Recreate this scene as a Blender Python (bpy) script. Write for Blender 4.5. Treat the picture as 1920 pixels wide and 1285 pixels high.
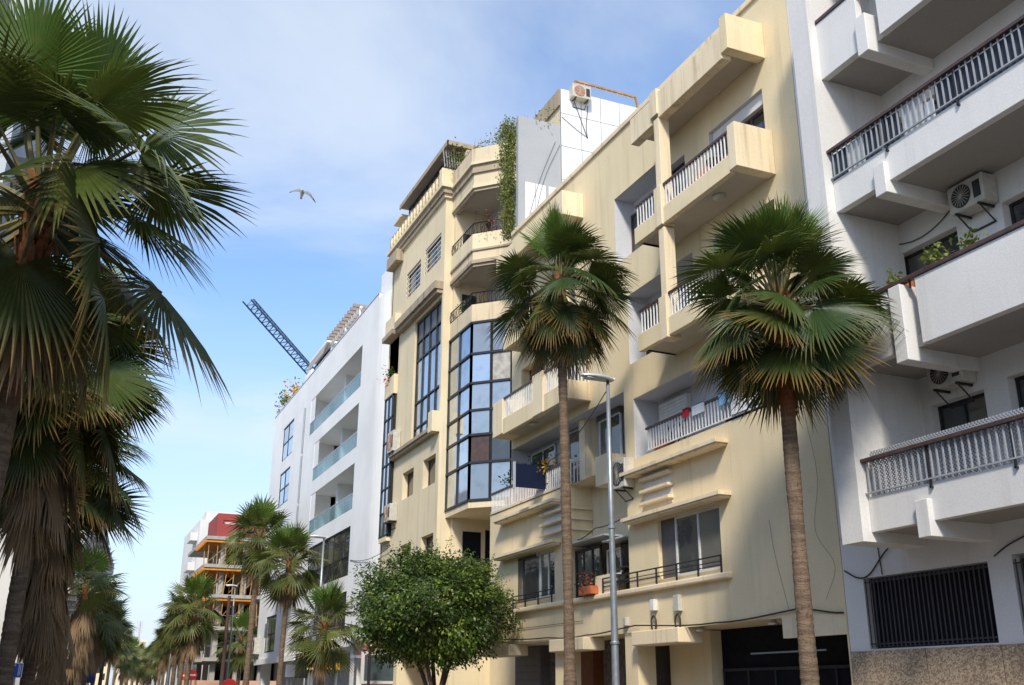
import bpy, bmesh, math, random
from mathutils import Vector, Matrix
random.seed(7)
R_ = math.radians
scene = bpy.context.scene
for o in list(bpy.data.objects): bpy.data.objects.remove(o, do_unlink=True)
COL = scene.collection

# ------------------------------------------------------------------ camera
F_PX, PITCH, ROLL, YAW = 1902.35, 0.332753, 0.004816, 0.406476
CX, CY = 960.0, 642.5
cF = Vector((math.sin(YAW)*math.cos(PITCH), math.cos(YAW)*math.cos(PITCH), math.sin(PITCH)))
cR0 = Vector((math.cos(YAW), -math.sin(YAW), 0)); cU0 = cR0.cross(cF)
cR = cR0*math.cos(ROLL)+cU0*math.sin(ROLL); cU = -cR0*math.sin(ROLL)+cU0*math.cos(ROLL)
EYE = Vector((0, 0, 1.65))
cam = bpy.data.cameras.new('camera'); camo = bpy.data.objects.new('camera', cam); COL.objects.link(camo)
camo.matrix_world = Matrix(((cR.x, cU.x, -cF.x, EYE.x), (cR.y, cU.y, -cF.y, EYE.y), (cR.z, cU.z, -cF.z, EYE.z), (0, 0, 0, 1)))
cam.sensor_width = 36; cam.lens = F_PX/1920*36; cam.clip_end = 5000; cam.clip_start = 0.05
scene.camera = camo

def ray(px, py): return cF+cR*((px-CX)/F_PX)-cU*((py-CY)/F_PX)
def atx(px, py, x): d = ray(px, py); return EYE+d*(x/d.x)
def aty(px, py, y): d = ray(px, py); return EYE+d*(y/d.y)
def atz(px, py, z): d = ray(px, py); return EYE+d*((z-EYE.z)/d.z)

# ------------------------------------------------------------------ light
SUN_OFF, SUN_EL = R_(30), R_(43)       # sun behind the viewer, 30 degrees off the facade line
sdir = Vector((-math.sin(SUN_OFF)*math.cos(SUN_EL), -math.cos(SUN_OFF)*math.cos(SUN_EL), math.sin(SUN_EL)))
sl = bpy.data.lights.new('sun', 'SUN'); sl.energy = 2.7; sl.angle = R_(8.0); sl.color = (1, 0.93, 0.81)
so = bpy.data.objects.new('sun', sl); COL.objects.link(so); so.location = (0, -20, 40)
so.rotation_euler = sdir.to_track_quat('Z', 'Y').to_euler()
scene.world = bpy.data.worlds.new('World'); scene.world.use_nodes = True
wn, wl = scene.world.node_tree.nodes, scene.world.node_tree.links
bg = wn['Background']; bg.inputs['Strength'].default_value = 0.15
sky = wn.new('ShaderNodeTexSky'); sky.sky_type = 'NISHITA'; sky.sun_disc = False
sky.sun_elevation = SUN_EL; sky.sun_rotation = math.atan2(sdir.x, sdir.y); sky.air_density = 1.0; sky.dust_density = 0.6; sky.ozone_density = 1.6
tc = wn.new('ShaderNodeTexCoord'); sx = wn.new('ShaderNodeSeparateXYZ'); wl.new(tc.outputs['Generated'], sx.inputs[0])
def wmath(op, a, b=None, c=None):
    n = wn.new('ShaderNodeMath'); n.operation = op
    for i, v in enumerate((a, b, c)):
        if v is None: continue
        if isinstance(v, (int, float)): n.inputs[i].default_value = v
        else: wl.new(v, n.inputs[i])
    return n.outputs[0]
zz = wmath('ADD', wmath('MAXIMUM', sx.outputs[2], 0.0), 0.16)
cx_ = wn.new('ShaderNodeCombineXYZ')
wl.new(wmath('DIVIDE', sx.outputs[0], zz), cx_.inputs[0]); wl.new(wmath('DIVIDE', sx.outputs[1], zz), cx_.inputs[1])
n1 = wn.new('ShaderNodeTexNoise'); n1.inputs['Scale'].default_value = 0.75; n1.inputs['Detail'].default_value = 7; n1.inputs['Roughness'].default_value = 0.57; n1.inputs['Distortion'].default_value = 0.5
mp = wn.new('ShaderNodeMapping'); mp.inputs['Location'].default_value = (4.9, 9.4, 0); mp.inputs['Scale'].default_value = (0.8, 1.25, 1); mp.inputs['Rotation'].default_value = (0, 0, 0.5)
wl.new(cx_.outputs[0], mp.inputs[0]); wl.new(mp.outputs[0], n1.inputs['Vector'])
cr = wn.new('ShaderNodeMapRange'); cr.interpolation_type = 'SMOOTHSTEP'
cr.inputs[1].default_value = 0.42; cr.inputs[2].default_value = 0.72; cr.inputs[3].default_value = 0.04; cr.inputs[4].default_value = 0.72
wl.new(n1.outputs[0], cr.inputs[0])
hz = wn.new('ShaderNodeMapRange'); hz.inputs[1].default_value = 0.0; hz.inputs[2].default_value = 0.36; hz.inputs[3].default_value = 0.97; hz.inputs[4].default_value = 0.0
wl.new(sx.outputs[2], hz.inputs[0])
fac = cr.outputs[0]
mx = wn.new('ShaderNodeMix'); mx.data_type = 'RGBA'; wl.new(fac, mx.inputs['Factor'])
sk2 = wn.new('ShaderNodeMix'); sk2.data_type = 'RGBA'; sk2.blend_type = 'MULTIPLY'; sk2.inputs['Factor'].default_value = 1
wl.new(sky.outputs[0], sk2.inputs[6]); sk2.inputs[7].default_value = (0.84, 0.96, 1.09, 1)
hm = wn.new('ShaderNodeMix'); hm.data_type = 'RGBA'; wl.new(hz.outputs[0], hm.inputs['Factor']); wl.new(sk2.outputs[2], hm.inputs[6]); hm.inputs[7].default_value = (2.85, 3.2, 3.6, 1)   # pale air low over the horizon, all round
wl.new(hm.outputs[2], mx.inputs[6]); mx.inputs[7].default_value = (3.5, 3.85, 4.25, 1)
wl.new(mx.outputs[2], bg.inputs['Color'])
scene.view_settings.view_transform = 'Standard'; scene.view_settings.look = 'None'
scene.view_settings.exposure = 0.72; scene.view_settings.gamma = 1
scene.render.engine = 'CYCLES'; scene.cycles.max_bounces = 6; scene.cycles.transparent_max_bounces = 8

# ------------------------------------------------------------------ materials
def newmat(name):
    m = bpy.data.materials.new(name); m.use_nodes = True
    return m, m.node_tree.nodes, m.node_tree.links, m.node_tree.nodes['Principled BSDF']
def noise(N, L, vec, scale, detail=4, rough=0.55, stretch=None):
    n = N.new('ShaderNodeTexNoise'); n.inputs['Scale'].default_value = scale; n.inputs['Detail'].default_value = detail; n.inputs['Roughness'].default_value = rough
    if stretch:
        mp = N.new('ShaderNodeMapping'); mp.inputs['Scale'].default_value = stretch; L.new(vec, mp.inputs[0]); vec = mp.outputs[0]
    L.new(vec, n.inputs['Vector']); return n.outputs['Fac']
def mrange(N, L, v, a, b, c, d):
    n = N.new('ShaderNodeMapRange'); n.interpolation_type = 'SMOOTHSTEP'
    for i, q in enumerate((a, b, c, d)): n.inputs[i+1].default_value = q
    L.new(v, n.inputs[0]); return n.outputs[0]
def mixc(N, L, f, a, b, mode='MIX'):
    n = N.new('ShaderNodeMix'); n.data_type = 'RGBA'; n.blend_type = mode
    for s, v in ((0, f), (6, a), (7, b)):
        if isinstance(v, (int, float)): n.inputs[s].default_value = v
        elif isinstance(v, tuple): n.inputs[s].default_value = v if len(v) == 4 else (*v, 1)
        else: L.new(v, n.inputs[s])
    return n.outputs[2]
def paint(name, col, rough=0.6, metal=0.0, var=0.12, scale=6.0, bump=0.0, spec=0.5):
    m, N, L, P = newmat(name)
    g = N.new('ShaderNodeNewGeometry').outputs['Position']
    f = mrange(N, L, noise(N, L, g, scale), 0.3, 0.7, 0, 1)
    c = mixc(N, L, f, tuple(v*(1-var) for v in col), tuple(min(1, v*(1+var*0.6)) for v in col))
    L.new(c, P.inputs['Base Color']); P.inputs['Roughness'].default_value = rough; P.inputs['Metallic'].default_value = metal
    P.inputs['Specular IOR Level'].default_value = spec
    if bump:
        b = N.new('ShaderNodeBump'); b.inputs['Strength'].default_value = bump; b.inputs['Distance'].default_value = 0.02
        L.new(noise(N, L, g, scale*8), b.inputs['Height']); L.new(b.outputs[0], P.inputs['Normal'])
    return m
def stucco(name, col, stain, amt=0.5, streak=0.6, bump=0.25, patch=None):
    """painted render: broad tonal drift, vertical run-off streaks, small blotches, fine grain relief"""
    m, N, L, P = newmat(name)
    g = N.new('ShaderNodeNewGeometry').outputs['Position']
    broad = mrange(N, L, noise(N, L, g, 0.35, 3), 0.35, 0.7, 0, 1)
    c = mixc(N, L, broad, col, tuple(v*0.9 for v in col))
    st = mrange(N, L, noise(N, L, g, 1.0, 6, 0.62, (3.6, 3.6, 0.17)), 0.5, 0.76, 0, streak)
    c = mixc(N, L, st, c, stain)
    bl = mrange(N, L, noise(N, L, g, 1.7, 6, 0.65), 0.55, 0.8, 0, amt)
    c = mixc(N, L, bl, c, tuple(0.5*(a+b) for a, b in zip(col, stain)))
    if patch:
        pz = mrange(N, L, noise(N, L, g, 0.55, 5, 0.6), 0.62, 0.7, 0, 0.6); c = mixc(N, L, pz, c, patch)
    fn = mrange(N, L, noise(N, L, g, 30, 3), 0.2, 0.8, 0.93, 1.05)
    cc = N.new('ShaderNodeCombineColor')
    for i in range(3): L.new(fn, cc.inputs[i])
    c = mixc(N, L, 1.0, c, cc.outputs[0], 'MULTIPLY')
    L.new(c, P.inputs['Base Color']); P.inputs['Roughness'].default_value = 0.85; P.inputs['Specular IOR Level'].default_value = 0.25
    b = N.new('ShaderNodeBump'); b.inputs['Strength'].default_value = bump; b.inputs['Distance'].default_value = 0.012
    h = N.new('ShaderNodeMath'); h.operation = 'ADD'
    L.new(noise(N, L, g, 45, 3), h.inputs[0]); L.new(noise(N, L, g, 2.2, 3), h.inputs[1]); L.new(h.outputs[0], b.inputs['Height']); L.new(b.outputs[0], P.inputs['Normal'])
    return m
def glass(name, col, metal, rough=0.04, spec=0.6):
    m, N, L, P = newmat(name)
    r = N.new('ShaderNodeObjectInfo').outputs['Random']
    f = mrange(N, L, r, 0, 1, 0, 1)
    g = N.new('ShaderNodeNewGeometry').outputs['Position']
    c = mixc(N, L, f, tuple(v*0.8 for v in col), tuple(min(1, v*1.15) for v in col))
    c = mixc(N, L, mrange(N, L, noise(N, L, g, 2.5, 4), 0.45, 0.8, 0, 0.35), c, (0.16, 0.16, 0.15))
    L.new(c, P.inputs['Base Color']); P.inputs['Metallic'].default_value = metal; P.inputs['Roughness'].default_value = rough; P.inputs['Specular IOR Level'].default_value = spec
    b = N.new('ShaderNodeBump'); b.inputs['Strength'].default_value = 0.05; b.inputs['Distance'].default_value = 0.05
    L.new(noise(N, L, g, 0.9, 2), b.inputs['Height']); L.new(b.outputs[0], P.inputs['Normal'])
    return m
def clear_glass(name, tint, mixv=0.35):
    m, N, L, P = newmat(name)
    t = N.new('ShaderNodeBsdfTransparent'); t.inputs[0].default_value = (*tint, 1)
    P.inputs['Base Color'].default_value = (*[v*0.75 for v in tint], 1); P.inputs['Roughness'].default_value = 0.05
    ms = N.new('ShaderNodeMixShader'); ms.inputs[0].default_value = mixv
    L.new(t.outputs[0], ms.inputs[1]); L.new(P.outputs[0], ms.inputs[2]); L.new(ms.outputs[0], N['Material Output'].inputs[0])
    return m
def leafmat(name, base, sun, tip, tipamt, trans=0.3, rough=0.45):
    """leaf blades: tone differs from leaf to leaf, dry colour at the tips (attribute 'tip'), thin enough to let light through"""
    m, N, L, P = newmat(name)
    a = N.new('ShaderNodeAttribute'); a.attribute_name = 'tip'
    r = N.new('ShaderNodeObjectInfo').outputs['Random']
    g = N.new('ShaderNodeNewGeometry').outputs['Position']
    c = mixc(N, L, r, base, sun)
    c = mixc(N, L, mrange(N, L, noise(N, L, g, 5, 3), 0.5, 0.8, 0, 0.35), c, tuple(0.6*p+.4*q for p, q in zip(sun, tip)))
    c = mixc(N, L, mrange(N, L, a.outputs['Fac'], 0.62, 1.02, 0, tipamt), c, tip)
    L.new(c, P.inputs['Base Color']); P.inputs['Roughness'].default_value = rough; P.inputs['Specular IOR Level'].default_value = 0.35
    t = N.new('ShaderNodeBsdfTranslucent'); L.new(mixc(N, L, 0.5, c, (0.2, 0.24, 0.03)), t.inputs[0])
    ms = N.new('ShaderNodeMixShader'); ms.inputs[0].default_value = trans
    L.new(P.outputs[0], ms.inputs[1]); L.new(t.outputs[0], ms.inputs[2]); L.new(ms.outputs[0], N['Material Output'].inputs[0])
    return m
def barkmat(name, c1, c2, red, ringscale=9.0):
    m, N, L, P = newmat(name)
    tc = N.new('ShaderNodeTexCoord').outputs['Object']
    a = N.new('ShaderNodeAttribute'); a.attribute_name = 'tip'
    f1 = mrange(N, L, noise(N, L, tc, 3.0, 5, 0.6, (1, 1, 5.5)), 0.35, 0.7, 0, 1)
    c = mixc(N, L, f1, c1, c2)
    f2 = mrange(N, L, noise(N, L, tc, 22, 4, 0.6, (1.6, 1.6, 0.5)), 0.5, 0.72, 0, 0.65)
    c = mixc(N, L, f2, c, tuple(v*0.4 for v in c1))
    c = mixc(N, L, mrange(N, L, a.outputs['Fac'], 0.1, 1, 0, 0.9), c, red)
    L.new(c, P.inputs['Base Color']); P.inputs['Roughness'].default_value = 0.9; P.inputs['Specular IOR Level'].default_value = 0.15
    b = N.new('ShaderNodeBump'); b.inputs['Strength'].default_value = 1.0; b.inputs['Distance'].default_value = 0.03
    L.new(noise(N, L, tc, 16, 6, 0.65, (1, 1, 3.0)), b.inputs['Height']); L.new(b.outputs[0], P.inputs['Normal'])
    return m
M = dict(
    yel=stucco('yellow_render', (0.785, 0.645, 0.41), (0.42, 0.30, 0.16), 0.45, 0.32, patch=(0.69, 0.55, 0.35)),
    yel2=stucco('yellow_trim_render', (0.80, 0.66, 0.45), (0.33, 0.23, 0.14), 0.55, 0.6),
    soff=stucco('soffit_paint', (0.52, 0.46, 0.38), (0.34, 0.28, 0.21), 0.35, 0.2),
    wht=stucco('white_render', (0.72, 0.695, 0.66), (0.44, 0.40, 0.36), 0.3, 0.32),
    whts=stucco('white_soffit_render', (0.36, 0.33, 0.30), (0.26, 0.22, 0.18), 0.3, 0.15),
    bei=stucco('beige_render', (0.755, 0.635, 0.425), (0.40, 0.31, 0.20), 0.35, 0.4),
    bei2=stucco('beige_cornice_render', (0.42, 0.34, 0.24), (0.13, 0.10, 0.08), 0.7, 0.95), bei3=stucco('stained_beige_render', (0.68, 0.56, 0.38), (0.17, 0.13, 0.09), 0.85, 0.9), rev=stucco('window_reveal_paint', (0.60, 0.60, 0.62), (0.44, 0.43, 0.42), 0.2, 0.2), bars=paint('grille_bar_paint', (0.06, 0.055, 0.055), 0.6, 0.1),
    mod=stucco('bright_white_render', (0.83, 0.82, 0.80), (0.62, 0.60, 0.57), 0.2, 0.18, 0.1),
    grey=stucco('grey_render', (0.48, 0.50, 0.52), (0.33, 0.33, 0.33), 0.3, 0.4),
    fin=stucco('fin_grey_render', (0.38, 0.39, 0.40), (0.24, 0.24, 0.24), 0.3, 0.4),
    conc=stucco('raw_concrete', (0.42, 0.39, 0.34), (0.24, 0.21, 0.18), 0.5, 0.5, 0.4),
    tile=paint('white_tile', (0.72, 0.73, 0.74), 0.35, 0, 0.05, 1.5),
    joint=paint('tile_joint', (0.14, 0.14, 0.14), 0.9),
    stone=None, asphalt=paint('asphalt', (0.10, 0.095, 0.09), 0.9, 0, 0.3, 3, 0.5), pave=paint('paving', (0.22, 0.19, 0.16), 0.85, 0, 0.25, 2, 0.3),
    kerb=paint('kerb_stone', (0.38, 0.37, 0.35), 0.8, 0, 0.2), line=paint('road_paint', (0.7, 0.7, 0.68), 0.7),
    soil=paint('soil', (0.09, 0.06, 0.04), 0.95, 0, 0.3),
    shop=paint('dark_shopfront', (0.008, 0.009, 0.013), 0.8, 0, 0.3, spec=0.15), shop2=paint('shop_brown', (0.22, 0.075, 0.022), 0.6), shutter=paint('shutter_grey', (0.115, 0.105, 0.10), 0.55, 0.1),
    brick=paint('dark_brick', (0.14, 0.125, 0.115), 0.85, 0, 0.4, 9),
    rail=paint('white_rail_paint', (0.76, 0.75, 0.73), 0.45, 0, 0.1), railg=paint('grey_rail_paint', (0.33, 0.34, 0.36), 0.45, 0, 0.12),
    wood=paint('red_brown_handrail', (0.075, 0.042, 0.036), 0.5, 0, 0.25), dkmet=paint('dark_metal', (0.035, 0.035, 0.04), 0.5, 0.4, 0.2), iron=paint('black_iron', (0.02, 0.02, 0.022), 0.5, 0.3),
    alu=paint('aluminium', (0.62, 0.63, 0.64), 0.4, 0.5, 0.08), galv=paint('galvanised_steel', (0.30, 0.33, 0.345), 0.42, 0.55, 0.12, 8), frame=paint('white_window_frame', (0.66, 0.66, 0.64), 0.5),
    acw=paint('ac_casing', (0.50, 0.48, 0.42), 0.5, 0, 0.15, 5), acd=paint('ac_fan_dark', (0.03, 0.028, 0.026), 0.6), acr=paint('ac_rust', (0.42, 0.20, 0.11), 0.7, 0, 0.3, 12),
    cable=paint('black_cable', (0.03, 0.027, 0.025), 0.7), plast=paint('white_plastic', (0.7, 0.7, 0.67), 0.5),
    navy=paint('navy_board', (0.006, 0.011, 0.036), 0.6, 0, 0.05, spec=0.2), slate=paint('slate_board', (0.05, 0.072, 0.078), 0.5, 0, 0.05), taupe=paint('taupe_board', (0.30, 0.24, 0.20), 0.5, 0, 0.05), pale=paint('pale_blue_frame', (0.55, 0.68, 0.92), 0.4, 0, 0.04),
    amber=paint('amber_board', (0.72, 0.33, 0.02), 0.5, 0, 0.05), lemon=paint('lemon_board', (0.75, 0.66, 0.28), 0.5, 0, 0.05), lgrey=paint('light_grey_board', (0.55, 0.54, 0.53), 0.5, 0, 0.05), dgrey=paint('dark_grey_board', (0.07, 0.07, 0.075), 0.5, 0, 0.05),
    red=paint('red_paint', (0.62, 0.03, 0.02), 0.45, 0, 0.1), redw=stucco('red_render', (0.34, 0.07, 0.06), (0.4, 0.05, 0.05), 0.2, 0.2), blue=paint('sign_blue', (0.015, 0.07, 0.36), 0.4, 0, 0.05), awn=paint('blue_awning', (0.03, 0.055, 0.26), 0.8, 0, 0.1), sgnw=paint('sign_white', (0.8, 0.8, 0.8), 0.4, 0, 0.03), green=paint('green_sign', (0.01, 0.18, 0.06), 0.4),
    orange=paint('orange_formwork', (0.72, 0.26, 0.02), 0.6, 0, 0.25, 2), props=paint('yellow_prop', (0.45, 0.24, 0.07), 0.6, 0.1, 0.3, 3), terra=paint('terracotta', (0.45, 0.12, 0.04), 0.8, 0, 0.2), salmon=paint('salmon_panel', (0.62, 0.36, 0.24), 0.7),
    crane=paint('crane_blue', (0.05, 0.10, 0.17), 0.5, 0.2), cloth=paint('grey_blue_screen', (0.045, 0.055, 0.075), 0.9), clothw=paint('white_screen', (0.62, 0.61, 0.58), 0.9, 0, 0.1, 9), lin1=paint('linen_white', (0.78, 0.78, 0.8), 0.9), lin2=paint('linen_red', (0.55, 0.02, 0.03), 0.9), lin3=paint('linen_blue', (0.25, 0.5, 0.75), 0.9),
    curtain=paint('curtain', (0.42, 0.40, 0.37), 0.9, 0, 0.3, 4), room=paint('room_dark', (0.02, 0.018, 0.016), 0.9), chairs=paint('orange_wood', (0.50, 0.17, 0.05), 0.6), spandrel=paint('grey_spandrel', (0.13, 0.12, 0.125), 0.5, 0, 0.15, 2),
    gl_dark=glass('dark_window_glass', (0.035, 0.04, 0.042), 0.0, 0.03, 1.0), gl_sky=glass('reflective_curtain_glass', (0.58, 0.62, 0.66), 0.9, 0.05), gl_dim=glass('dim_curtain_glass', (0.42, 0.43, 0.43), 0.8, 0.1), gl_cur=glass('curtained_glass', (0.12, 0.115, 0.10), 0.0, 0.06, 0.9), gl_bal=clear_glass('balcony_glass', (0.66, 0.82, 0.86), 0.32),
    lf_y=leafmat('young_palm_leaf', (0.045, 0.10, 0.015), (0.10, 0.165, 0.025), (0.30, 0.26, 0.06), 0.25, 0.32), lf_m=leafmat('palm_leaf', (0.015, 0.038, 0.010), (0.085, 0.115, 0.02), (0.24, 0.19, 0.05), 0.4, 0.14), lf_o=leafmat('old_palm_leaf', (0.018, 0.038, 0.010), (0.07, 0.085, 0.018), (0.36, 0.18, 0.045), 0.7, 0.2), lf_f=leafmat('far_hazed_palm_leaf', (0.045, 0.075, 0.019), (0.125, 0.14, 0.034), (0.36, 0.24, 0.08), 0.5, 0.25), lf_d=leafmat('dead_palm_leaf', (0.15, 0.095, 0.05), (0.32, 0.21, 0.11), (0.33, 0.23, 0.13), 0.6, 0.12, 0.8),  # lf_f: leaf tones painted paler and yellower for distant haze and sun
    ptl=paint('palm_petiole', (0.17, 0.15, 0.05), 0.6, 0, 0.3, 4), ptd=paint('dead_petiole', (0.30, 0.15, 0.07), 0.8, 0, 0.3, 4),
    bark=barkmat('palm_bark', (0.135, 0.092, 0.062), (0.24, 0.17, 0.115), (0.34, 0.10, 0.03)), boots=paint('palm_leaf_bases', (0.33, 0.12, 0.045), 0.85, 0, 0.4, 14), fbark=barkmat('fig_bark', (0.09, 0.065, 0.05), (0.15, 0.11, 0.08), (0.2, 0.12, 0.08)),
    fig=leafmat('fig_leaf', (0.034, 0.07, 0.013), (0.04, 0.078, 0.015), (0.20, 0.26, 0.035), 1.0, 0.25, 0.38), vine=leafmat('vine_leaf', (0.12, 0.16, 0.028), (0.20, 0.23, 0.045), (0.25, 0.20, 0.05), 0.6, 0.3, 0.5), vined=leafmat('dry_vine', (0.20, 0.16, 0.10), (0.26, 0.2, 0.12), (0.3, 0.22, 0.14), 0.6, 0.1, 0.8), flow=leafmat('red_flower', (0.5, 0.03, 0.04), (0.7, 0.10, 0.16), (0.7, 0.2, 0.2), 0.6, 0.2, 0.6), gold=leafmat('golden_shrub', (0.45, 0.20, 0.02), (0.6, 0.33, 0.05), (0.6, 0.4, 0.1), 0.6, 0.2, 0.6),
    gull=paint('gull_grey', (0.20, 0.19, 0.18), 0.8), gullw=paint('gull_white', (0.62, 0.60, 0.55), 0.8), gullb=paint('gull_black', (0.02, 0.02, 0.025), 0.8), lampglass=paint('lamp_lens', (0.45, 0.44, 0.38), 0.25))
def stone_mat():
    m, N, L, P = newmat('granite_chip_plinth')
    g = N.new('ShaderNodeNewGeometry').outputs['Position']
    v = N.new('ShaderNodeTexVoronoi'); v.inputs['Scale'].default_value = 42; L.new(g, v.inputs['Vector'])
    c = mixc(N, L, mrange(N, L, v.outputs['Color'], 0.2, 0.8, 0, 1), (0.20, 0.14, 0.09), (0.46, 0.36, 0.25))
    c = mixc(N, L, mrange(N, L, noise(N, L, g, 1.4, 5, 0.6, (2, 2, .3)), 0.5, 0.75, 0, 0.6), c, (0.10, 0.07, 0.05))
    L.new(c, P.inputs['Base Color']); P.inputs['Roughness'].default_value = 0.75
    b = N.new('ShaderNodeBump'); b.inputs['Strength'].default_value = 0.5; b.inputs['Distance'].default_value = 0.01; L.new(v.outputs['Distance'], b.inputs['Height']); L.new(b.outputs[0], P.inputs['Normal'])
    return m
M['stone'] = stone_mat()

# ------------------------------------------------------------------ helpers
class MB:
    """collects faces; build() links them as ONE mesh object"""
    def __init__(s): s.v = []; s.f = []; s.mi = []; s.tip = []; s.cur = 0
    def quad(s, *pts, tip=0.0):
        n = len(s.v); s.v += [tuple(p) for p in pts]; s.tip += [tip]*len(pts); s.f.append(tuple(range(n, n+len(pts)))); s.mi.append(s.cur); return s
    def box(s, x0, x1, y0, y1, z0, z1):
        if x1 < x0: x0, x1 = x1, x0
        if y1 < y0: y0, y1 = y1, y0
        if z1 < z0: z0, z1 = z1, z0
        n = len(s.v); s.v += [(x, y, z) for z in (z0, z1) for x, y in ((x0, y0), (x1, y0), (x1, y1), (x0, y1))]; s.tip += [0.]*8
        for f in ((0, 3, 2, 1), (4, 5, 6, 7), (0, 1, 5, 4), (1, 2, 6, 5), (2, 3, 7, 6), (3, 0, 4, 7)): s.f.append(tuple(n+i for i in f)); s.mi.append(s.cur)
        return s
    def prism(s, pts, z0, z1):
        a = sum(pts[i][0]*pts[(i+1) % len(pts)][1]-pts[(i+1) % len(pts)][0]*pts[i][1] for i in range(len(pts)))
        if a < 0: pts = pts[::-1]
        n, k = len(s.v), len(pts); s.v += [(x, y, z0) for x, y in pts]+[(x, y, z1) for x, y in pts]; s.tip += [0.]*(2*k)
        s.f.append(tuple(n+i for i in reversed(range(k)))); s.f.append(tuple(n+k+i for i in range(k))); s.mi += [s.cur]*2
        for i in range(k): j = (i+1) % k; s.f.append((n+i, n+j, n+k+j, n+k+i)); s.mi.append(s.cur)
        return s
    def bar(s, a, b, w, h=None, up=Vector((0, 0, 1))):
        a, b = Vector(a), Vector(b); d = b-a
        if d.length < 1e-6: return s
        d.normalize(); h = h or w
        if abs(d.dot(up)) > 0.98: up = Vector((1, 0, 0))
        r = d.cross(up).normalized()*w/2; u = r.cross(d).normalized()*h/2
        n = len(s.v); s.v += [tuple(p+q) for p in (a, b) for q in (-r-u, r-u, r+u, -r+u)]; s.tip += [0.]*8
        for f in ((0, 1, 2, 3), (7, 6, 5, 4), (0, 4, 5, 1), (1, 5, 6, 2), (2, 6, 7, 3), (3, 7, 4, 0)): s.f.append(tuple(n+i for i in f)); s.mi.append(s.cur)
        return s
    def tube(s, pts, rads, seg=8, caps=True, tips=None):
        pts = [Vector(p) for p in pts]
        if isinstance(rads, (int, float)): rads = [rads]*len(pts)
        base = len(s.v); u = None
        for i, p in enumerate(pts):
            d = (pts[min(i+1, len(pts)-1)]-pts[max(i-1, 0)]).normalized()
            if u is None: u = d.orthogonal().normalized()
            else: u = (u-d*u.dot(d)).normalized()
            w = d.cross(u)
            for k in range(seg):
                t = 2*math.pi*k/seg; s.v.append(tuple(p+(u*math.cos(t)+w*math.sin(t))*rads[i])); s.tip.append(tips[i] if tips else 0.)
        for i in range(len(pts)-1):
            for k in range(seg):
                a = base+i*seg+k; b = base+i*seg+(k+1) % seg; s.f.append((a, b, b+seg, a+seg)); s.mi.append(s.cur)
        if caps:
            s.f.append(tuple(base+k for k in reversed(range(seg)))); e = base+(len(pts)-1)*seg; s.f.append(tuple(e+k for k in range(seg))); s.mi += [s.cur]*2
        return s
    def lathe(s, prof, c, axis=Vector((0, 0, 1)), seg=16):
        axis = Vector(axis).normalized(); c = Vector(c); u = axis.orthogonal().normalized(); w = axis.cross(u); base = len(s.v)
        for r, h in prof:
            for k in range(seg):
                t = 2*math.pi*k/seg; s.v.append(tuple(c+axis*h+(u*math.cos(t)+w*math.sin(t))*r)); s.tip.append(0.)
        for i in range(len(prof)-1):
            for k in range(seg):
                a = base+i*seg+k; b = base+i*seg+(k+1) % seg; s.f.append((a, b, b+seg, a+seg)); s.mi.append(s.cur)
        s.f.append(tuple(base+k for k in reversed(range(seg)))); e = base+(len(prof)-1)*seg; s.f.append(tuple(e+k for k in range(seg))); s.mi += [s.cur]*2
        return s
    def mesh(s, name, mats, smooth=False):
        me = bpy.data.meshes.new(name); me.from_pydata(s.v, [], s.f)
        for m in (mats if isinstance(mats, (list, tuple)) else [mats]): me.materials.append(M[m] if isinstance(m, str) else m)
        if any(s.mi): me.polygons.foreach_set('material_index', s.mi)
        if any(s.tip):
            a = me.attributes.new('tip', 'FLOAT', 'POINT'); a.data.foreach_set('value', s.tip)
        if smooth: me.polygons.foreach_set('use_smooth', [True]*len(s.f))
        me.update(); return me
    def build(s, name, mats, parent=None, smooth=False, bevel=0):
        o = link(name, s.mesh(name, mats, smooth), parent)
        if bevel:
            b = o.modifiers.new('bevel', 'BEVEL'); b.width = bevel; b.segments = 2; b.limit_method = 'ANGLE'; b.angle_limit = R_(50)
        return o
def link(name, me, parent=None):
    o = bpy.data.objects.new(name, me); COL.objects.link(o)
    if parent is not None:
        o.parent = parent
        r = parent
        off = Vector((0, 0, 0))
        while r is not None: off += Vector(r.location); r = r.parent
        o.location = -off                       # meshes are written in world coordinates
    return o
def thing(name, label, cat, loc=(0, 0, 0), group=None):
    o = bpy.data.objects.new(name, None); COL.objects.link(o); o.location = loc; o.empty_display_size = 0.3
    o['label'] = label; o['category'] = cat
    if group: o['group'] = group
    return o
def tag(o, label, cat, group=None):
    o['label'] = label; o['category'] = cat
    if group: o['group'] = group
    return o
def structure(o): o['kind'] = 'structure'; return o
def boxes(name, mat, parent, *bs, bevel=0):
    m = MB()
    for b in bs: m.box(*b)
    return m.build(name, mat, parent, bevel=bevel)
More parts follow.
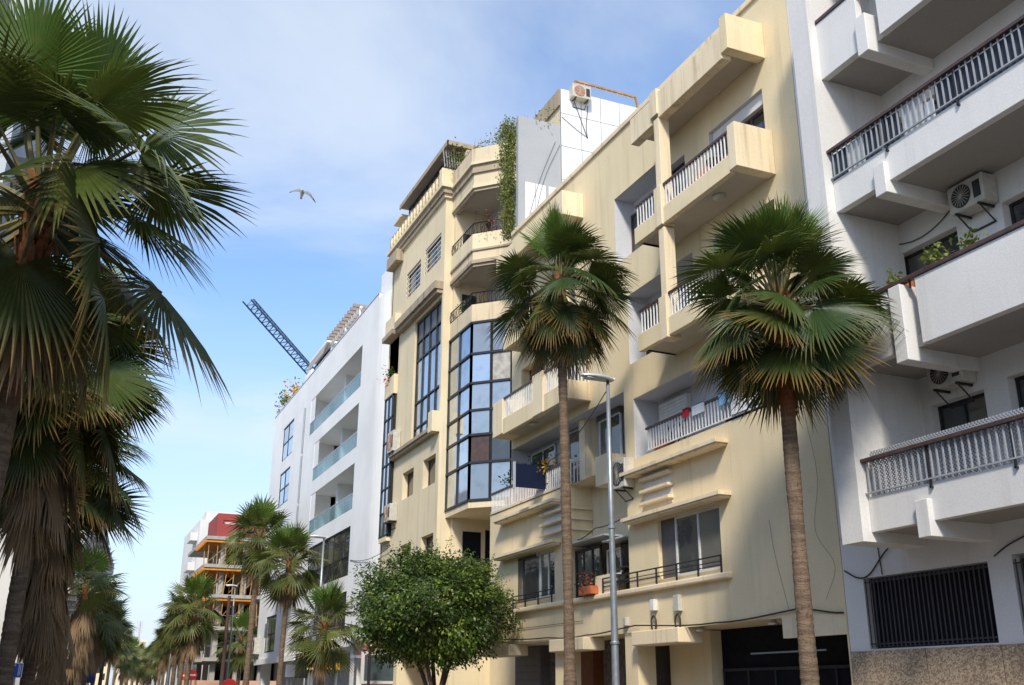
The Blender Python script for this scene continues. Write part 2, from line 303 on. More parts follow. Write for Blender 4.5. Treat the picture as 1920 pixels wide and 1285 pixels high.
def facade(m, xf, y0, y1, z0, z1, holes, back=9.0):
    """wall sheet facing -x with recesses (ya, yb, za, zb, depth); closed by sides, top and back"""
    ys = sorted({y0, y1, *[min(max(h[i], y0), y1) for h in holes for i in (0, 1)]})
    zs = sorted({z0, z1, *[min(max(h[i], z0), z1) for h in holes for i in (2, 3)]})
    D = [[0.0]*(len(zs)-1) for _ in range(len(ys)-1)]; MI = [[0]*(len(zs)-1) for _ in range(len(ys)-1)]
    for i in range(len(ys)-1):
        for j in range(len(zs)-1):
            yc, zc = (ys[i]+ys[i+1])/2, (zs[j]+zs[j+1])/2
            for h in holes:
                if h[0] < yc < h[1] and h[2] < zc < h[3]: D[i][j] = h[4]; MI[i][j] = h[5] if len(h) > 5 else 0
    for i in range(len(ys)-1):
        for j in range(len(zs)-1):
            a, b, c, d, x = ys[i], ys[i+1], zs[j], zs[j+1], xf+D[i][j]
            m.cur = MI[i][j]; m.quad((x, a, c), (x, a, d), (x, b, d), (x, b, c))
            if i+1 < len(ys)-1 and abs(D[i+1][j]-D[i][j]) > 1e-6:
                x2 = xf+D[i+1][j]; m.cur = max(MI[i][j], MI[i+1][j]); m.quad((x, b, c), (x, b, d), (x2, b, d), (x2, b, c))
            if j+1 < len(zs)-1 and abs(D[i][j+1]-D[i][j]) > 1e-6:
                x2 = xf+D[i][j+1]; m.cur = max(MI[i][j], MI[i][j+1]); m.quad((x, a, d), (x2, a, d), (x2, b, d), (x, b, d))
    m.cur = 0
    for j in range(len(zs)-1):
        for y, i in ((y0, 0), (y1, -1)): x = xf+D[i][j]; m.quad((x, y, zs[j]), (xf+back, y, zs[j]), (xf+back, y, zs[j+1]), (x, y, zs[j+1]))
    for i in range(len(ys)-1):
        for z, j in ((z0, 0), (z1, -1)): x = xf+D[i][j]; m.quad((x, ys[i], z), (x, ys[i+1], z), (xf+back, ys[i+1], z), (xf+back, ys[i], z))
    m.quad((xf+back, y0, z0), (xf+back, y1, z0), (xf+back, y1, z1), (xf+back, y0, z1))
    return m
def window(parent, x, y0, y1, z0, z1, cols, rows, fr='frame', gl='gl_dark', t=0.05, name='window', d=0.05, skip=(), rowz=None, gls=None):
    """frame with one pane object per light, in a plane facing -x"""
    m = MB(); ys = [y0+(y1-y0)*i/cols for i in range(cols+1)]; zs = rowz or [z0+(z1-z0)*j/rows for j in range(rows+1)]
    for i, y in enumerate(ys):
        w = t if i in (0, cols) else t*0.8
        a = y if i == 0 else (y-w if i == cols else y-w/2); m.box(x, x+d, a, a+w, z0, z1)
    for j, z in enumerate(zs):
        w = t if j in (0, len(zs)-1) else t*0.8
        a = z if j == 0 else (z-w if j == len(zs)-1 else z-w/2); m.box(x-0.003, x+d-0.004, y0, y1, a, a+w)
    o = m.build(name, fr, parent)
    for i in range(cols):
        for j in range(len(zs)-1):
            if (i, j) in skip: continue
            p = MB(); k = random.uniform(-.004, .004); q = random.uniform(-.004, .004); xx = x+d*0.55
            p.quad((xx+k, ys[i], zs[j]), (xx-k+q, ys[i], zs[j+1]), (xx-k-q, ys[i+1], zs[j+1]), (xx+k, ys[i+1], zs[j]))
            g_ = gls(i, j) if gls else gl; p.build('pane', 'gl_cur' if g_ == 'gl_dark' and random.random() < .22 else g_, o)
    return o
def copies(name, me, parent, places):
    for p in places:
        o = link(name, me, parent); o.location = Vector(o.location)+Vector(p)
def railing(parent, x, y0, y1, zb, zt, mat='rail', hand='wood', step=0.125, t=0.026, hw=0.07):
    """street-parallel railing: handrail + foot rail, each baluster its own object"""
    m = MB(); m.box(x-hw/2, x+hw/2, y0-0.02, y1+0.02, zt-0.055, zt); r = m.build('railing', hand, parent)
    f = MB().box(x-0.018, x+0.018, y0, y1, zb, zb+0.025).build('foot_rail', mat, r)
    me = MB().box(-t/2, t/2, -t/2, t/2, zb+0.0255, zt-0.0555).mesh('baluster', mat)
    n = max(2, int((y1-y0)/step)); copies('baluster', me, r, [(x, y0+(y1-y0)*(i+0.5)/n, 0) for i in range(n)])
    return r
def leafclump(m, c, n, rad, size, flat=1.0, seedless=None, down=0.0):
    for _ in range(n):
        d = Vector((random.gauss(0, 1), random.gauss(0, 1), random.gauss(0, flat))); p = Vector(c)+d*rad*0.55
        a = Vector((random.uniform(-1, 1), random.uniform(-1, 1), random.uniform(-0.7, 0.5)-down)).normalized(); b = a.orthogonal().normalized()
        b = (Matrix.Rotation(random.uniform(0, 6.28), 3, a) @ b); s = size*random.uniform(0.6, 1.2); t = random.random()**3
        m.quad(p-a*s*.5, p+b*s*.26-a*.02*s, p+a*s*.5, p-b*s*.26, tip=t)
    return m
def ac_unit(label, x, y, z, face='x', w=0.78, h=0.52, d=0.3, rust=False, group='air conditioner units on the facades'):
    """outdoor unit; face 'x': fan looks to the street, 'y': fan looks towards the viewer's end of the street"""
    t = thing('air_conditioner', label, 'air conditioner', (x, y, z), group)
    rot = 0 if face == 'x' else math.pi/2
    m = MB().box(-d, 0, -w/2, w/2, 0, h); b = m.build('casing', 'acw', None, bevel=0.02); fz, fy = h*0.5, w*0.12
    g = MB(); g.lathe([(h*.40, 0), (h*.40, .012), (h*.36, .016)], (-d, fy, fz), (-1, 0, 0), 24); gg = g.build('fan_guard', 'acr' if rust else 'acd', None)
    sp = MB()
    for k in range(9): a = math.pi*k/9; sp.bar((-d-.02, fy+math.cos(a)*h*.37, fz+math.sin(a)*h*.37), (-d-.02, fy-math.cos(a)*h*.37, fz-math.sin(a)*h*.37), .006)
    spo = sp.build('fan_grille', 'acw', None)
    br = MB()
    for s in (-1, 1): br.box(-d-.02, .02, s*w*.32-.015, s*w*.32+.015, -.04, 0).bar((-d+.02, s*w*.32, -.03), (.02, s*w*.32, -.3), .02)
    br.box(-.02, .02, -w*.32, w*.32, -.3, -.28); bo = br.build('bracket', 'dkmet', None); pl = MB().box(-d-.004, -d+.001, -w*.42, -w*.22, h*.2, h*.8).build('side_vent', 'acd', None)
    for o in (b, gg, spo, bo, pl): o.parent = t
    t.rotation_euler.z = rot
    return t
def cable(label, pts, r=0.012, parent=None, name='cable', sag=0.0):
    P = []
    Q = [Vector(p) for p in pts]; Q = [Q[0]*2-Q[1]]+Q+[Q[-1]*2-Q[-2]]
    for k in range(1, len(Q)-2):
        p0, p1, p2, p3 = Q[k-1:k+3]
        for i in range(6):
            t = i/6; P.append((p1*2+(p2-p0)*t+(p0*2-p1*5+p2*4-p3)*t*t+(p1*3-p0-p2*3+p3)*t**3)*.5+Vector((0, 0, -sag*4*t*(1-t))))
    P.append(Vector(pts[-1])); o = MB().tube(P, r, 5).build(name, 'cable', parent, True)
    if parent is None: tag(o, label, 'cable')
    return o

# ------------------------------------------------------------------ ground
structure(MB().quad((-1500, -1500, -0.02), (1500, -1500, -0.02), (1500, 1500, -0.02), (-1500, 1500, -0.02)).build('ground', 'pave'))
def bend(y): return 0.0 if y < 56 else -1.9*min(1, (y-56)/12)+max(0, y-68)*0.0775   # the avenue narrows and turns slightly right beyond the third house
def lbend(y): return 0.0 if y < 42 else (y-42)*0.08
def strip(name, mat, xl, xr, z, lb=bend, rb=bend, ys=None):
    m = MB(); ys = ys or [-40, 0, 22, 42, 56, 68, 100, 160, 320]
    for a, b in zip(ys, ys[1:]): m.quad((xl+lb(a), a, z), (xr+rb(a), a, z), (xr+rb(b), b, z), (xl+lb(b), b, z))
    return structure(m.build(name, mat))
strip('road', 'asphalt', 0.6, 8.6, 0.0, lbend, bend)
strip('road_marking', 'line', 4.5, 4.62, 0.005)
def kerb(name, x, w, lb):
    m = MB(); ys = [-40, 0, 22, 42, 56, 68, 100, 160, 320]
    for a, b in zip(ys, ys[1:]):
        p = [(x+lb(a), a), (x+w+lb(a), a), (x+w+lb(b), b), (x+lb(b), b)]; m.prism(p, -0.01, 0.13)
    return structure(m.build(name, 'kerb'))
kerb('kerb', 8.6, 0.2, bend); kerb('kerb', 0.4, 0.2, lbend)
def pavement(x0, x1, lb):
    m = MB(); ys = [-40, 0, 22, 42, 56, 68, 100, 160, 320]
    for a, b in zip(ys, ys[1:]): m.prism([(x0+lb(a), a), (x1+lb(a), a), (x1+lb(b), b), (x0+lb(b), b)], -0.012, 0.126)
    return structure(m.build('pavement', 'pave'))
pavement(8.803, 17.0, bend); pavement(-3.6, 0.397, lbend)

# ------------------------------------------------------------------ white balcony house, nearest on the right
W = thing('apartment_building', 'white apartment house with long cantilevered balconies, nearest on the right', 'building', (13, 8, 0), 'houses along the right side of the avenue')
XF = 11.87
wh = [(11.66, 14.4, 2.4, 3.6, 0.22), (8.3, 11.2, 2.4, 3.65, 0.22), (4.2, 7.4, 2.4, 3.65, 0.22)]
facade(MB(), 13.0, 2, 14.9, 0, 4.35, wh, 9).build('wall', 'wht', W)
up = [(11.5, 12.65, 4.36, 6.36, .25), (9.6, 11.03, 4.36, 6.43, .25), (11.55, 12.95, 7.5, 9.3, .25), (9.0, 10.6, 7.1, 9.3, .25), (11.35, 12.6, 9.98, 11.95, .2), (8.9, 10.8, 9.98, 12.0, .2), (11.4, 12.6, 12.8, 14.7, .2), (8.9, 10.6, 12.8, 14.7, .2), (13.55, 14.1, 5.2, 6.4, .3)]
facade(MB(), 13.3, 2, 14.9, 4.36, 19.2, up, 9).build('upper_wall', 'wht', W)
pl = [(2, 4.19), (4.21, 7.39), (7.41, 10.0), (10.02, 11.6), (11.62, 13.1), (13.12, 14.88)]
for a, b in pl: MB().box(12.965, 13.05, a, b, 0, 2.372).build('plinth_slab', 'stone', W, bevel=0.006)
boxes('party_fin', 'wht', W, (11.68, 13.35, 12.84, 13.33, 3.98, 16.4), (13.0, 13.29, 13.33, 14.9, 4.36, 16.4))
for z0, z1 in ((4.13, 4.70), (9.85, 10.47)):
    boxes('balcony', 'wht', W, (XF, XF+.14, 2, 12.835, z0, z1), bevel=0.008)
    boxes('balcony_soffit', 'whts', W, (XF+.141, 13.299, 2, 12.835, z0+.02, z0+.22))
for z0, z1, parts in ((6.87, 7.98, ((2, 11.27), (11.9, 12.835))), (12.62, 13.85, ((2, 11.3), (11.78, 13.45))), (15.45, 16.4, ((2, 13.45),))):
    for a, b in parts:
        boxes('balcony', 'wht', W, (XF-(.003 if b > 13 else 0), XF+.14, a, b, z0, z1), bevel=0.008)
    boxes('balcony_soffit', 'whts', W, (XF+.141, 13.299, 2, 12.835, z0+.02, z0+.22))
for z0, z1 in ((3.89, 4.46), (6.66, 7.95), (9.62, 10.2), (12.42, 13.2), (15.2, 15.9)):
    boxes('beam', 'wht', W, (11.77, 13.299, 11.5, 11.76, z0, z1), bevel=0.012)
    boxes('beam', 'wht', W, (11.77, 13.299, 5.5, 5.76, z0, z1), bevel=0.012)
for z0, z1 in ((4.74, 5.32), (10.5, 11.08)):
    railing(W, XF-.03, 7.6, 12.93, z0, z1, 'railg', 'wood', 0.122, 0.022, 0.11)
    m = MB()
    for y in (12.9, 11.45, 9.9, 8.3): m.box(XF-.045, XF-.015, y-.015, y+.015, z0-.12, z1-.06).box(XF-.045, XF+.0, y-.02, y+.02, z0-.13, z0-.1)
    m.build('railing_post', 'dkmet', W)
for z in (8.06, 13.93):
    boxes('handrail', 'wood', W, (XF-.03, XF+.09, 7.6, 12.83, z-.075, z), bevel=0.01)
    m = MB()
    for i in range(14): y = 7.9+i*.35; m.box(XF+.02, XF+.045, y-.012, y+.012, z-.2, z-.076)
    m.build('handrail_bracket', 'dkmet', W)
# white trellis fixed behind the lowest railing
m = MB(); z0, z1, st = 4.60, 5.44, 0.062
n = int((12.75-7.6)/st)
for i in range(-14, n):
    y = 7.6+i*st
    for dx, sg in ((0, 1), (.006, -1)):
        a, b = y, y+(z1-z0)
        if a > 12.75 or b < 7.6: continue
        ta, tb = max(a, 7.6), min(b, 12.75)
        za, zb = (z0+(ta-y), z0+(tb-y)) if sg > 0 else (z1-(ta-y), z1-(tb-y))
        m.bar((XF+.05+dx, ta, za), (XF+.05+dx, tb, zb), .022, .005, Vector((1, 0, 0)))
m.build('trellis', 'railg', W)
for a, b, mt in ((12.9, 12.45, 'cloth'), (12.42, 12.02, 'clothw'), (12.0, 11.62, 'cloth'), (11.55, 11.15, 'cloth'), (11.1, 10.62, 'clothw'), (10.6, 10.4, 'lin1'), (10.35, 7.7, 'cloth')):
    boxes('railing_screen', mt, W, (XF+.02, XF+.03, b, a, 10.42, 11.0 if mt != 'lin1' else 10.8))
def grille(parent, x, y0, y1, z0, z1, n, mat='iron'):
    g = MB()
    for z in (z0+.06, z1-.06): g.box(x-.008, x+.008, y0, y1, z-.012, z+.012)
    o = g.build('window_grille', mat, parent); me = MB().box(-.008, .008, -.009, .009, z0, z1).mesh('grille_bar', mat)
    copies('grille_bar', me, o, [(x-.02, y0+(y1-y0)*(i+.5)/n, 0) for i in range(n)])
for a, b in ((11.66, 14.4), (8.3, 11.2)):
    window(W, 13.16, a+.001, b-.001, 2.401, 3.6, 2, 1, 'dkmet', 'shop'); grille(W, 13.0, a+.02, b-.02, 2.42, 3.58, 27, 'bars')
for a, b, c, d, *_ in up[:8]: window(W, 13.47, a+.001, b-.001, c+.001, d-.001, 2, 1, 'dkmet', 'gl_dark')
for yy, z in ((8.62, 9.85), (8.7, 12.62)):
    MB().lathe([(.16, 0), (.17, -.04), (.12, -.09), (.05, -.1)], (12.5, yy, z+.02)).build('ceiling_lamp', 'acd', W)
ac_unit('air conditioner under the white house third-floor balcony ceiling', 13.28, 10.98, 9.32, 'x', .74, .5, .32)
ac_unit('air conditioner above the white trellis balcony of the right-hand house', 13.28, 11.95, 6.5, 'x', .74, .48, .32)
for i, (y, cat) in enumerate(((11.9, 'a'), (10.95, 'b'), (10.3, 'c'))):
    pt = thing('potted_plant', ('low orange trough with sparse leaves on the white house handrail', 'orange trough with trailing green leaves on the white house handrail', 'terracotta pot with spiky green plant on the white house handrail')[i], 'plant', (XF+.22, y, 7.72), 'pots along the middle balcony')
    w_ = (.32, .3, .14)[i]; MB().box(XF+.15, XF+.32, y-w_, y+w_, 7.88, 8.12).build('pot', 'terra', pt, bevel=.01)
    leafclump(MB(), (XF+.23, y, 8.22), (60, 160, 90)[i], (.16, .2, .16)[i], .12).build('foliage', 'vine', pt)['kind'] = 'stuff'
cable('black cable looping under the lowest white balcony', [(12.99, 14.85, 3.78), (12.98, 14.5, 3.62), (12.98, 14.2, 3.66), (12.97, 13.75, 4.0), (12.97, 13.2, 4.28), (12.97, 12.3, 4.3)], .014)
cable('thin cable dropping beside the ground floor grille of the white house', [(12.98, 13.95, 4.3), (12.98, 13.9, 3.62)], .01)
cable('grey cable running above the right grille window of the white house', [(12.98, 11.5, 3.66), (12.98, 11.2, 3.8), (12.98, 10.6, 4.0), (12.98, 10.5, 4.28), (12.98, 9, 4.3)], .012)
cable('sagging cable under the white house balcony ceiling', [(13.27, 13.0, 9.55), (13.27, 11.6, 9.62)], .01, sag=.18)

# ------------------------------------------------------------------ yellow house
Y = thing('apartment_building', 'yellow apartment house with stacked balconies behind the two big palms', 'building', (13, 23, 0), 'houses along the right side of the avenue')
yh = [(14.96, 32, 0, 3.07, 1.6), (18.65, 21.25, 4.22, 5.62, .16), (27.0, 29.62, 4.3, 5.66, .16), (16.8, 22.18, 7.34, 8.92, .75, 1),
      (22.67, 25.98, 4.12, 7.33, .72), (22.67, 25.98, 7.331, 9.25, .72, 1), (25.98, 30.18, 7.331, 9.25, .72, 1), (15.98, 18.1, 12.74, 14.62, .3, 1), (19.2, 20.1, 12.74, 14.6, .3, 1), (20.3, 22.85, 13.0, 15.02, .6, 1), (19.1, 22.3, 9.9, 11.85, .6, 1), (15.9, 18.2, 9.9, 11.8, .3, 1),
      (25.2, 26.9, 9.9, 11.8, .4), (27.6, 29.4, 9.9, 11.8, .4), (25.4, 27.0, 12.9, 14.6, .4)]
facade(MB(), 13.0, 14.92, 32, 0, 7.33, [h for h in yh if h[2] < 7.33], 9.5).build('wall', ['yel', 'rev'], Y)
facade(MB(), 13.0, 14.92, 30.2, 7.33, 16.98, [h for h in yh if h[3] > 7.34], 9.5).build('upper_wall', ['yel', 'rev'], Y)
boxes('roof_coping', 'yel2', Y, (12.94, 13.25, 14.92, 30.2, 16.99, 17.14), bevel=.01)
for a, b in ((22.4, 23.0), (26.4, 27.0)): boxes('pier', 'yel', Y, (13.0, 13.5, a+.002, b, 0, 3.06))
boxes('frieze', 'yel2', Y, (12.985, 13.1, 14.93, 16.75, 2.68, 3.068))
# top loggia and balconies on the right bay
XB = 12.0
boxes('roof_beam', 'yel2', Y, (XB, XB+.25, 16.03, 18.78, 15.17, 15.9), (XB, XB+.25, 19.08, 20.13, 15.13, 15.86), bevel=.008)
boxes('roof_beam_end', 'yel', Y, (XB-.02, 12.995, 15.76, 16.02, 15.28, 16.2), bevel=.01)
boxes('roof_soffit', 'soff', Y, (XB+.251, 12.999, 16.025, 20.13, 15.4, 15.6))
for z in (12.28, 9.45):
    boxes('balcony', 'yel', Y, (XB, XB+.14, 16.03, 18.74, z, z+.43), (XB, XB+.14, 19.1, 20.12, z, z+.43), bevel=.008)
    boxes('balcony_end', 'yel2', Y, (XB-.02, 12.996, 15.75, 16.02, z+.04, z+1.12), bevel=.01)
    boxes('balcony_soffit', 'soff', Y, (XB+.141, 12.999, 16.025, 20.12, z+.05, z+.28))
    railing(Y, XB+.05, 16.03, 18.72, z+.44, z+1.06); railing(Y, XB+.05, 19.1, 20.08, z+.44, z+1.06)
    boxes('balcony_return', 'yel', Y, (XB+.1, 12.996, 20.0, 20.115, z+.05, z+.43))
    MB().lathe([(.15, 0), (.16, -.05), (.1, -.1), (.04, -.11)], (12.45, 17.1, z+.05)).build('ceiling_lamp', 'acw', Y)
for a, b in ((9.9, 12.2), (12.75, 15.2)): boxes('column', 'yel2', Y, (XB+.0, XB+.3, 18.76, 19.0, a, b), bevel=.01)
for z0, z1 in ((15.28, 16.0), (12.26, 13.3), (9.4, 10.45)): boxes('column_head', 'yel2', Y, (XB-.05, XB+.32, 18.75, 19.07, z0, z1), bevel=.01)
# left bay balconies
XL = 12.3
boxes('balcony', 'yel', Y, (XL, XL+.14, 24.66, 26.2, 9.5, 10.02), (XL, XL+.14, 26.95, 29.3, 9.5, 10.02), bevel=.008)
for q in ((XL-.02, 12.997, 24.52, 24.65, 9.48, 10.03), (XL-.03, XL+.2, 26.2, 26.94, 9.5, 10.78), (XL-.02, 12.997, 29.31, 30.1, 9.55, 10.7)): boxes('balcony_end', 'yel2', Y, q, bevel=.01)
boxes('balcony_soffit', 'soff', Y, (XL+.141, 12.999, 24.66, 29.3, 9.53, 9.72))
railing(Y, XL+.06, 24.66, 26.18, 10.03, 10.74); railing(Y, XL+.06, 26.97, 29.3, 10.03, 10.74)
sr = MB()
for i in range(6): x = XL+.1+i*.11; sr.box(x, x+.026, 24.56, 24.59, 10.03, 10.66)
sr.box(XL, 13, 24.54, 24.61, 10.66, 10.72).build('side_railing', 'rail', Y)
MB().lathe([(.14, 0), (.15, -.05), (.09, -.1)], (12.62, 27.6, 9.53)).build('ceiling_lamp', 'acw', Y)
boxes('roof_beam_end', 'yel2', Y, (XL-.02, 12.997, 24.75, 25.6, 15.3, 16.1), bevel=.01)
boxes('roof_beam', 'yel', Y, (XL, XL+.2, 25.61, 30.0, 15.36, 15.95), bevel=.01)
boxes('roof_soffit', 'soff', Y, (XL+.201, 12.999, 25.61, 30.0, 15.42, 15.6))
boxes('balcony', 'yel', Y, (XL, XL+.14, 24.66, 29.3, 12.35, 12.8), bevel=.008); boxes('balcony_soffit', 'soff', Y, (XL+.141, 12.999, 24.66, 29.3, 12.38, 12.55)); railing(Y, XL+.06, 24.66, 29.3, 12.81, 13.45)
# box balcony in the recess, canopies, fins, ledge
boxes('box_balcony', 'yel2', Y, (12.6, 13.715, 22.92, 23.62, 6.82, 7.62), bevel=.012)
for y0, y1, z in ((18.15, 22.45, 6.88), (18.15, 22.45, 5.72), (26.5, 30.95, 6.93), (26.5, 30.95, 5.75)):
    boxes('window_canopy', 'yel2', Y, (12.66, 12.997, y0, y1, z, z+.09), (12.70, 12.997, y0+.05, y1-.05, z-.05, z-.001), bevel=.006)
for k in range(3):
    z = 6.05+k*.3
    boxes('louvre_fin', 'yel2', Y, (12.84, 12.997, 20.45, 21.8, z, z+.07), bevel=.006); boxes('louvre_fin', 'yel2', Y, (12.84, 13.05, 25.93, 27.75, z, z+.07), (13.051, 13.7, 25.9, 25.975, z, z+.07), bevel=.004)
boxes('louvre_panel', 'wht', Y, (12.985, 13.0, 20.5, 21.75, 5.96, 6.86)); boxes('louvre_panel', 'wht', Y, (12.985, 13.0, 26.05, 27.7, 5.96, 6.9))
boxes('ledge', 'yel2', Y, (12.86, 13.02, 18.3, 29.7, 3.98, 4.11), bevel=.03)
boxes('terrace_lip', 'yel2', Y, (12.97, 13.1, 26.0, 31.9, 7.36, 7.42))
railing(Y, 13.0, 26.02, 31.9, 7.43, 8.08)
sr = MB()
for i in range(6): x = 13.06+i*.11; sr.box(x, x+.024, 26.0, 26.024, 7.43, 8.04)
sr.box(13, 13.7, 25.98, 26.04, 8.04, 8.1).build('side_railing', 'rail', Y)
railing(Y, 12.99, 16.85, 21.55, 7.4, 8.0)
def lowrail(y0, y1):
    m = MB()
    for z in (4.28, 4.36, 4.48): m.tube([(12.9, y0, z), (12.9, y1, z)], .018 if z > 4.4 else .011, 6)
    k = int((y1-y0)/1.0)+1
    for i in range(k+1): y = y0+(y1-y0)*i/k; m.box(12.885, 12.915, y-.02, y+.02, 4.11, 4.49)
    m.build('window_rail', 'dkmet', Y)
lowrail(18.55, 23.9); lowrail(27.0, 29.8)
# windows
def gl_y(i, j): return 'gl_dark'
window(Y, 13.08, 18.66, 20.6, 4.225, 5.615, 2, 1, 'frame', 'gl_dark', .06); boxes('shutter', 'shutter', Y, (13.1, 13.12, 20.62, 21.24, 4.23, 5.61))
window(Y, 13.08, 27.01, 28.2, 4.305, 5.655, 2, 1, 'frame', 'gl_dark', .06); window(Y, 13.09, 28.21, 29.61, 4.305, 5.655, 1, 1, 'frame', 'gl_dark', .06); grille(Y, 13.0, 28.25, 29.6, 4.31, 5.65, 16, 'dkmet')
window(Y, 13.2, 15.99, 18.09, 12.745, 14.3, 3, 1, 'wood', 'gl_dark', .06); boxes('shutter_box', 'wht', Y, (13.1, 13.29, 15.985, 18.095, 14.31, 14.615))
window(Y, 13.2, 19.21, 20.09, 12.745, 14.59, 1, 1, 'dkmet', 'gl_dark', .06)
window(Y, 13.52, 20.31, 22.84, 13.01, 14.6, 3, 1, 'wood', 'gl_dark', .06); window(Y, 13.52, 19.11, 22.29, 9.91, 11.5, 3, 1, 'dkmet', 'gl_dark', .06); window(Y, 13.22, 15.91, 18.19, 9.91, 11.79, 2, 1, 'dkmet', 'gl_dark', .06)
window(Y, 13.3, 25.21, 26.89, 9.91, 11.79, 2, 1, 'dkmet', 'gl_dark', .06); window(Y, 13.3, 27.61, 29.39, 9.91, 11.79, 2, 1, 'dkmet', 'gl_dark', .06); window(Y, 13.3, 25.41, 26.99, 12.91, 14.59, 2, 1, 'dkmet', 'gl_dark', .06)
window(Y, 13.66, 17.0, 19.2, 7.36, 8.7, 2, 1, 'frame', 'gl_dark'); boxes('roller_shutter', 'wht', Y, (13.6, 13.74, 20.6, 21.9, 7.36, 8.75))
m = MB()
for k in range(16): z = 7.4+k*.083; m.box(13.585, 13.6, 20.62, 21.88, z, z+.07)
m.build('shutter_slats', 'frame', Y)['kind'] = 'stuff'
window(Y, 13.6, 23.95, 25.2, 7.7, 9.1, 2, 1, 'frame', 'gl_dark'); boxes('shutter_box', 'shutter', Y, (13.55, 13.715, 23.9, 25.25, 9.1, 9.248))
boxes('recess_pier', 'yel2', Y, (13.28, 13.718, 25.5, 25.85, 7.34, 9.248))
window(Y, 13.6, 26.2, 27.2, 7.34, 9.2, 1, 1, 'frame', 'gl_dark'); window(Y, 13.62, 28.2, 30.0, 7.4, 9.1, 2, 1, 'frame', 'gl_dark')
# glazed kiosk-like enclosure and clutter in the first-floor recess
window(Y, 13.15, 24.45, 25.97, 4.13, 5.45, 3, 1, 'dkmet', 'gl_dark', .07); window(Y, 13.3, 23.6, 24.4, 4.6, 5.3, 2, 1, 'frame', 'gl_dark', .05)
boxes('enclosure_sill', 'yel2', Y, (12.95, 13.4, 23.55, 24.42, 4.12, 4.59)); boxes('enclosure_roof', 'alu', Y, (12.75, 13.7, 23.5, 25.95, 5.56, 5.6), (12.9, 13.7, 22.68, 23.9, 5.42, 5.46)); boxes('enclosure_door', 'frame', Y, (13.5, 13.56, 22.72, 22.98, 4.13, 5.4))
grille(Y, 13.25, 22.98, 23.5, 4.75, 5.4, 7, 'dkmet'); boxes('enclosure_shelf', 'dkmet', Y, (13.0, 13.6, 22.9, 23.5, 4.68, 4.72), (13.0, 13.6, 22.9, 23.6, 4.36, 4.4))
fb = thing('flower_box', 'orange flower box with red geraniums on the yellow house ledge', 'flower box', (12.9, 24.6, 4.12))
boxes('trough', 'terra', fb, (12.72, 12.98, 24.25, 24.95, 4.13, 4.34), bevel=.01)
leafclump(MB(), (12.85, 24.65, 4.42), 160, .26, .09).build('foliage', 'fig', fb)['kind'] = 'stuff'; leafclump(MB(), (12.82, 24.6, 4.5), 70, .22, .07).build('flowers', 'flow', fb)['kind'] = 'stuff'
ac_unit('air conditioner squeezed beside the yellow house upper canopy', 13.0, 22.55, 6.62, 'x', .62, .75, .3)
# ground floor
for a, b, mt in ((15.01, 20.6, 'shop'), (20.61, 22.39, 'yel'), (23.01, 24.4, 'shutter'), (24.41, 26.39, 'brick'), (27.01, 28.6, 'shop2'), (28.61, 29.9, 'brick'), (29.91, 31.9, 'shutter')):
    boxes('shopfront', mt, Y, (14.2 if mt in ('shop', 'brick', 'shop2') else 13.9, 14.55, a, b, .13, 3.05))
for a, b in ((29.95, 31.85), (23.05, 24.36)):
    m = MB()
    for k in range(12): z = .3+k*.22; m.box(13.885, 13.9, a, b, z, z+.19)
    m.build('shutter_slats', 'shutter', Y)['kind'] = 'stuff'
window(Y, 14.12, 15.7, 20.5, .14, 2.2, 5, 1, 'dkmet', 'shop', .06, 'shop_window'); boxes('shop_canopy_rod', 'galv', Y, (13.1, 13.13, 15.7, 18.0, 2.42, 2.45))
for y in (17.3, 19.9): MB().lathe([(.05, 0), (.12, -.06), (.1, -.09)], (13.2, y, 3.06)).build('ceiling_lamp', 'alu', Y)
for a, b in ((20.15, 22.25), (24.8, 26.9), (29.75, 31.9)): boxes('awning_box', 'yel2', Y, (12.75, 13.4, a, b, 2.74, 3.066), bevel=.02)
for i, (px, py, mt, w, h) in enumerate(((1230, 1135, 'plast', .17, .26), (1275, 1131, 'acw', .22, .36), (1178, 1166, 'acw', .13, .2))):
    p = atx(px, py, 13.0); boxes('meter_box', mt, Y, (12.88, 12.998, p.y-w/2, p.y+w/2, p.z-h/2, p.z+h/2), bevel=.01)
    if i < 2:
        c = [Vector((12.93, p.y+.02+math.cos(t)*.11, p.z-.42+math.sin(t)*.17)) for t in [k*math.pi/12 for k in range(25)]]; MB().tube(c, .02, 6, False).build('cable_coil', 'cable', Y, True)
cable('black cable strung along the yellow house above the shops', [(12.96, 14.95, 3.05), (12.95, 16.2, 3.2), (12.95, 19, 3.1), (12.9, 22.3, 3.22), (12.95, 25, 3.12), (12.95, 27.4, 3.16), (12.95, 31.5, 3.3)], .018, sag=.03)
cable('thin cable along the lower band of the yellow house', [(12.97, 25.2, 3.5), (12.97, 31.6, 3.52)], .008)
cable('loose cable hanging on the yellow wall beside the white house', [(12.97, 15.5, 6.8), (12.96, 15.3, 5.6), (12.96, 15.5, 4.6), (12.96, 15.05, 3.9), (12.97, 15.4, 3.3)], .003)
cable('crack-like wire down the yellow wall left of the big palm', [(12.98, 16.9, 5.0), (12.98, 16.8, 4.3), (12.98, 16.5, 3.2)], .003)
cable('cables swinging above the recess enclosure of the yellow house', [(12.75, 25.0, 5.62), (12.6, 23.7, 5.75), (12.8, 22.7, 5.85), (12.98, 21.6, 5.8)], .014, sag=.05)
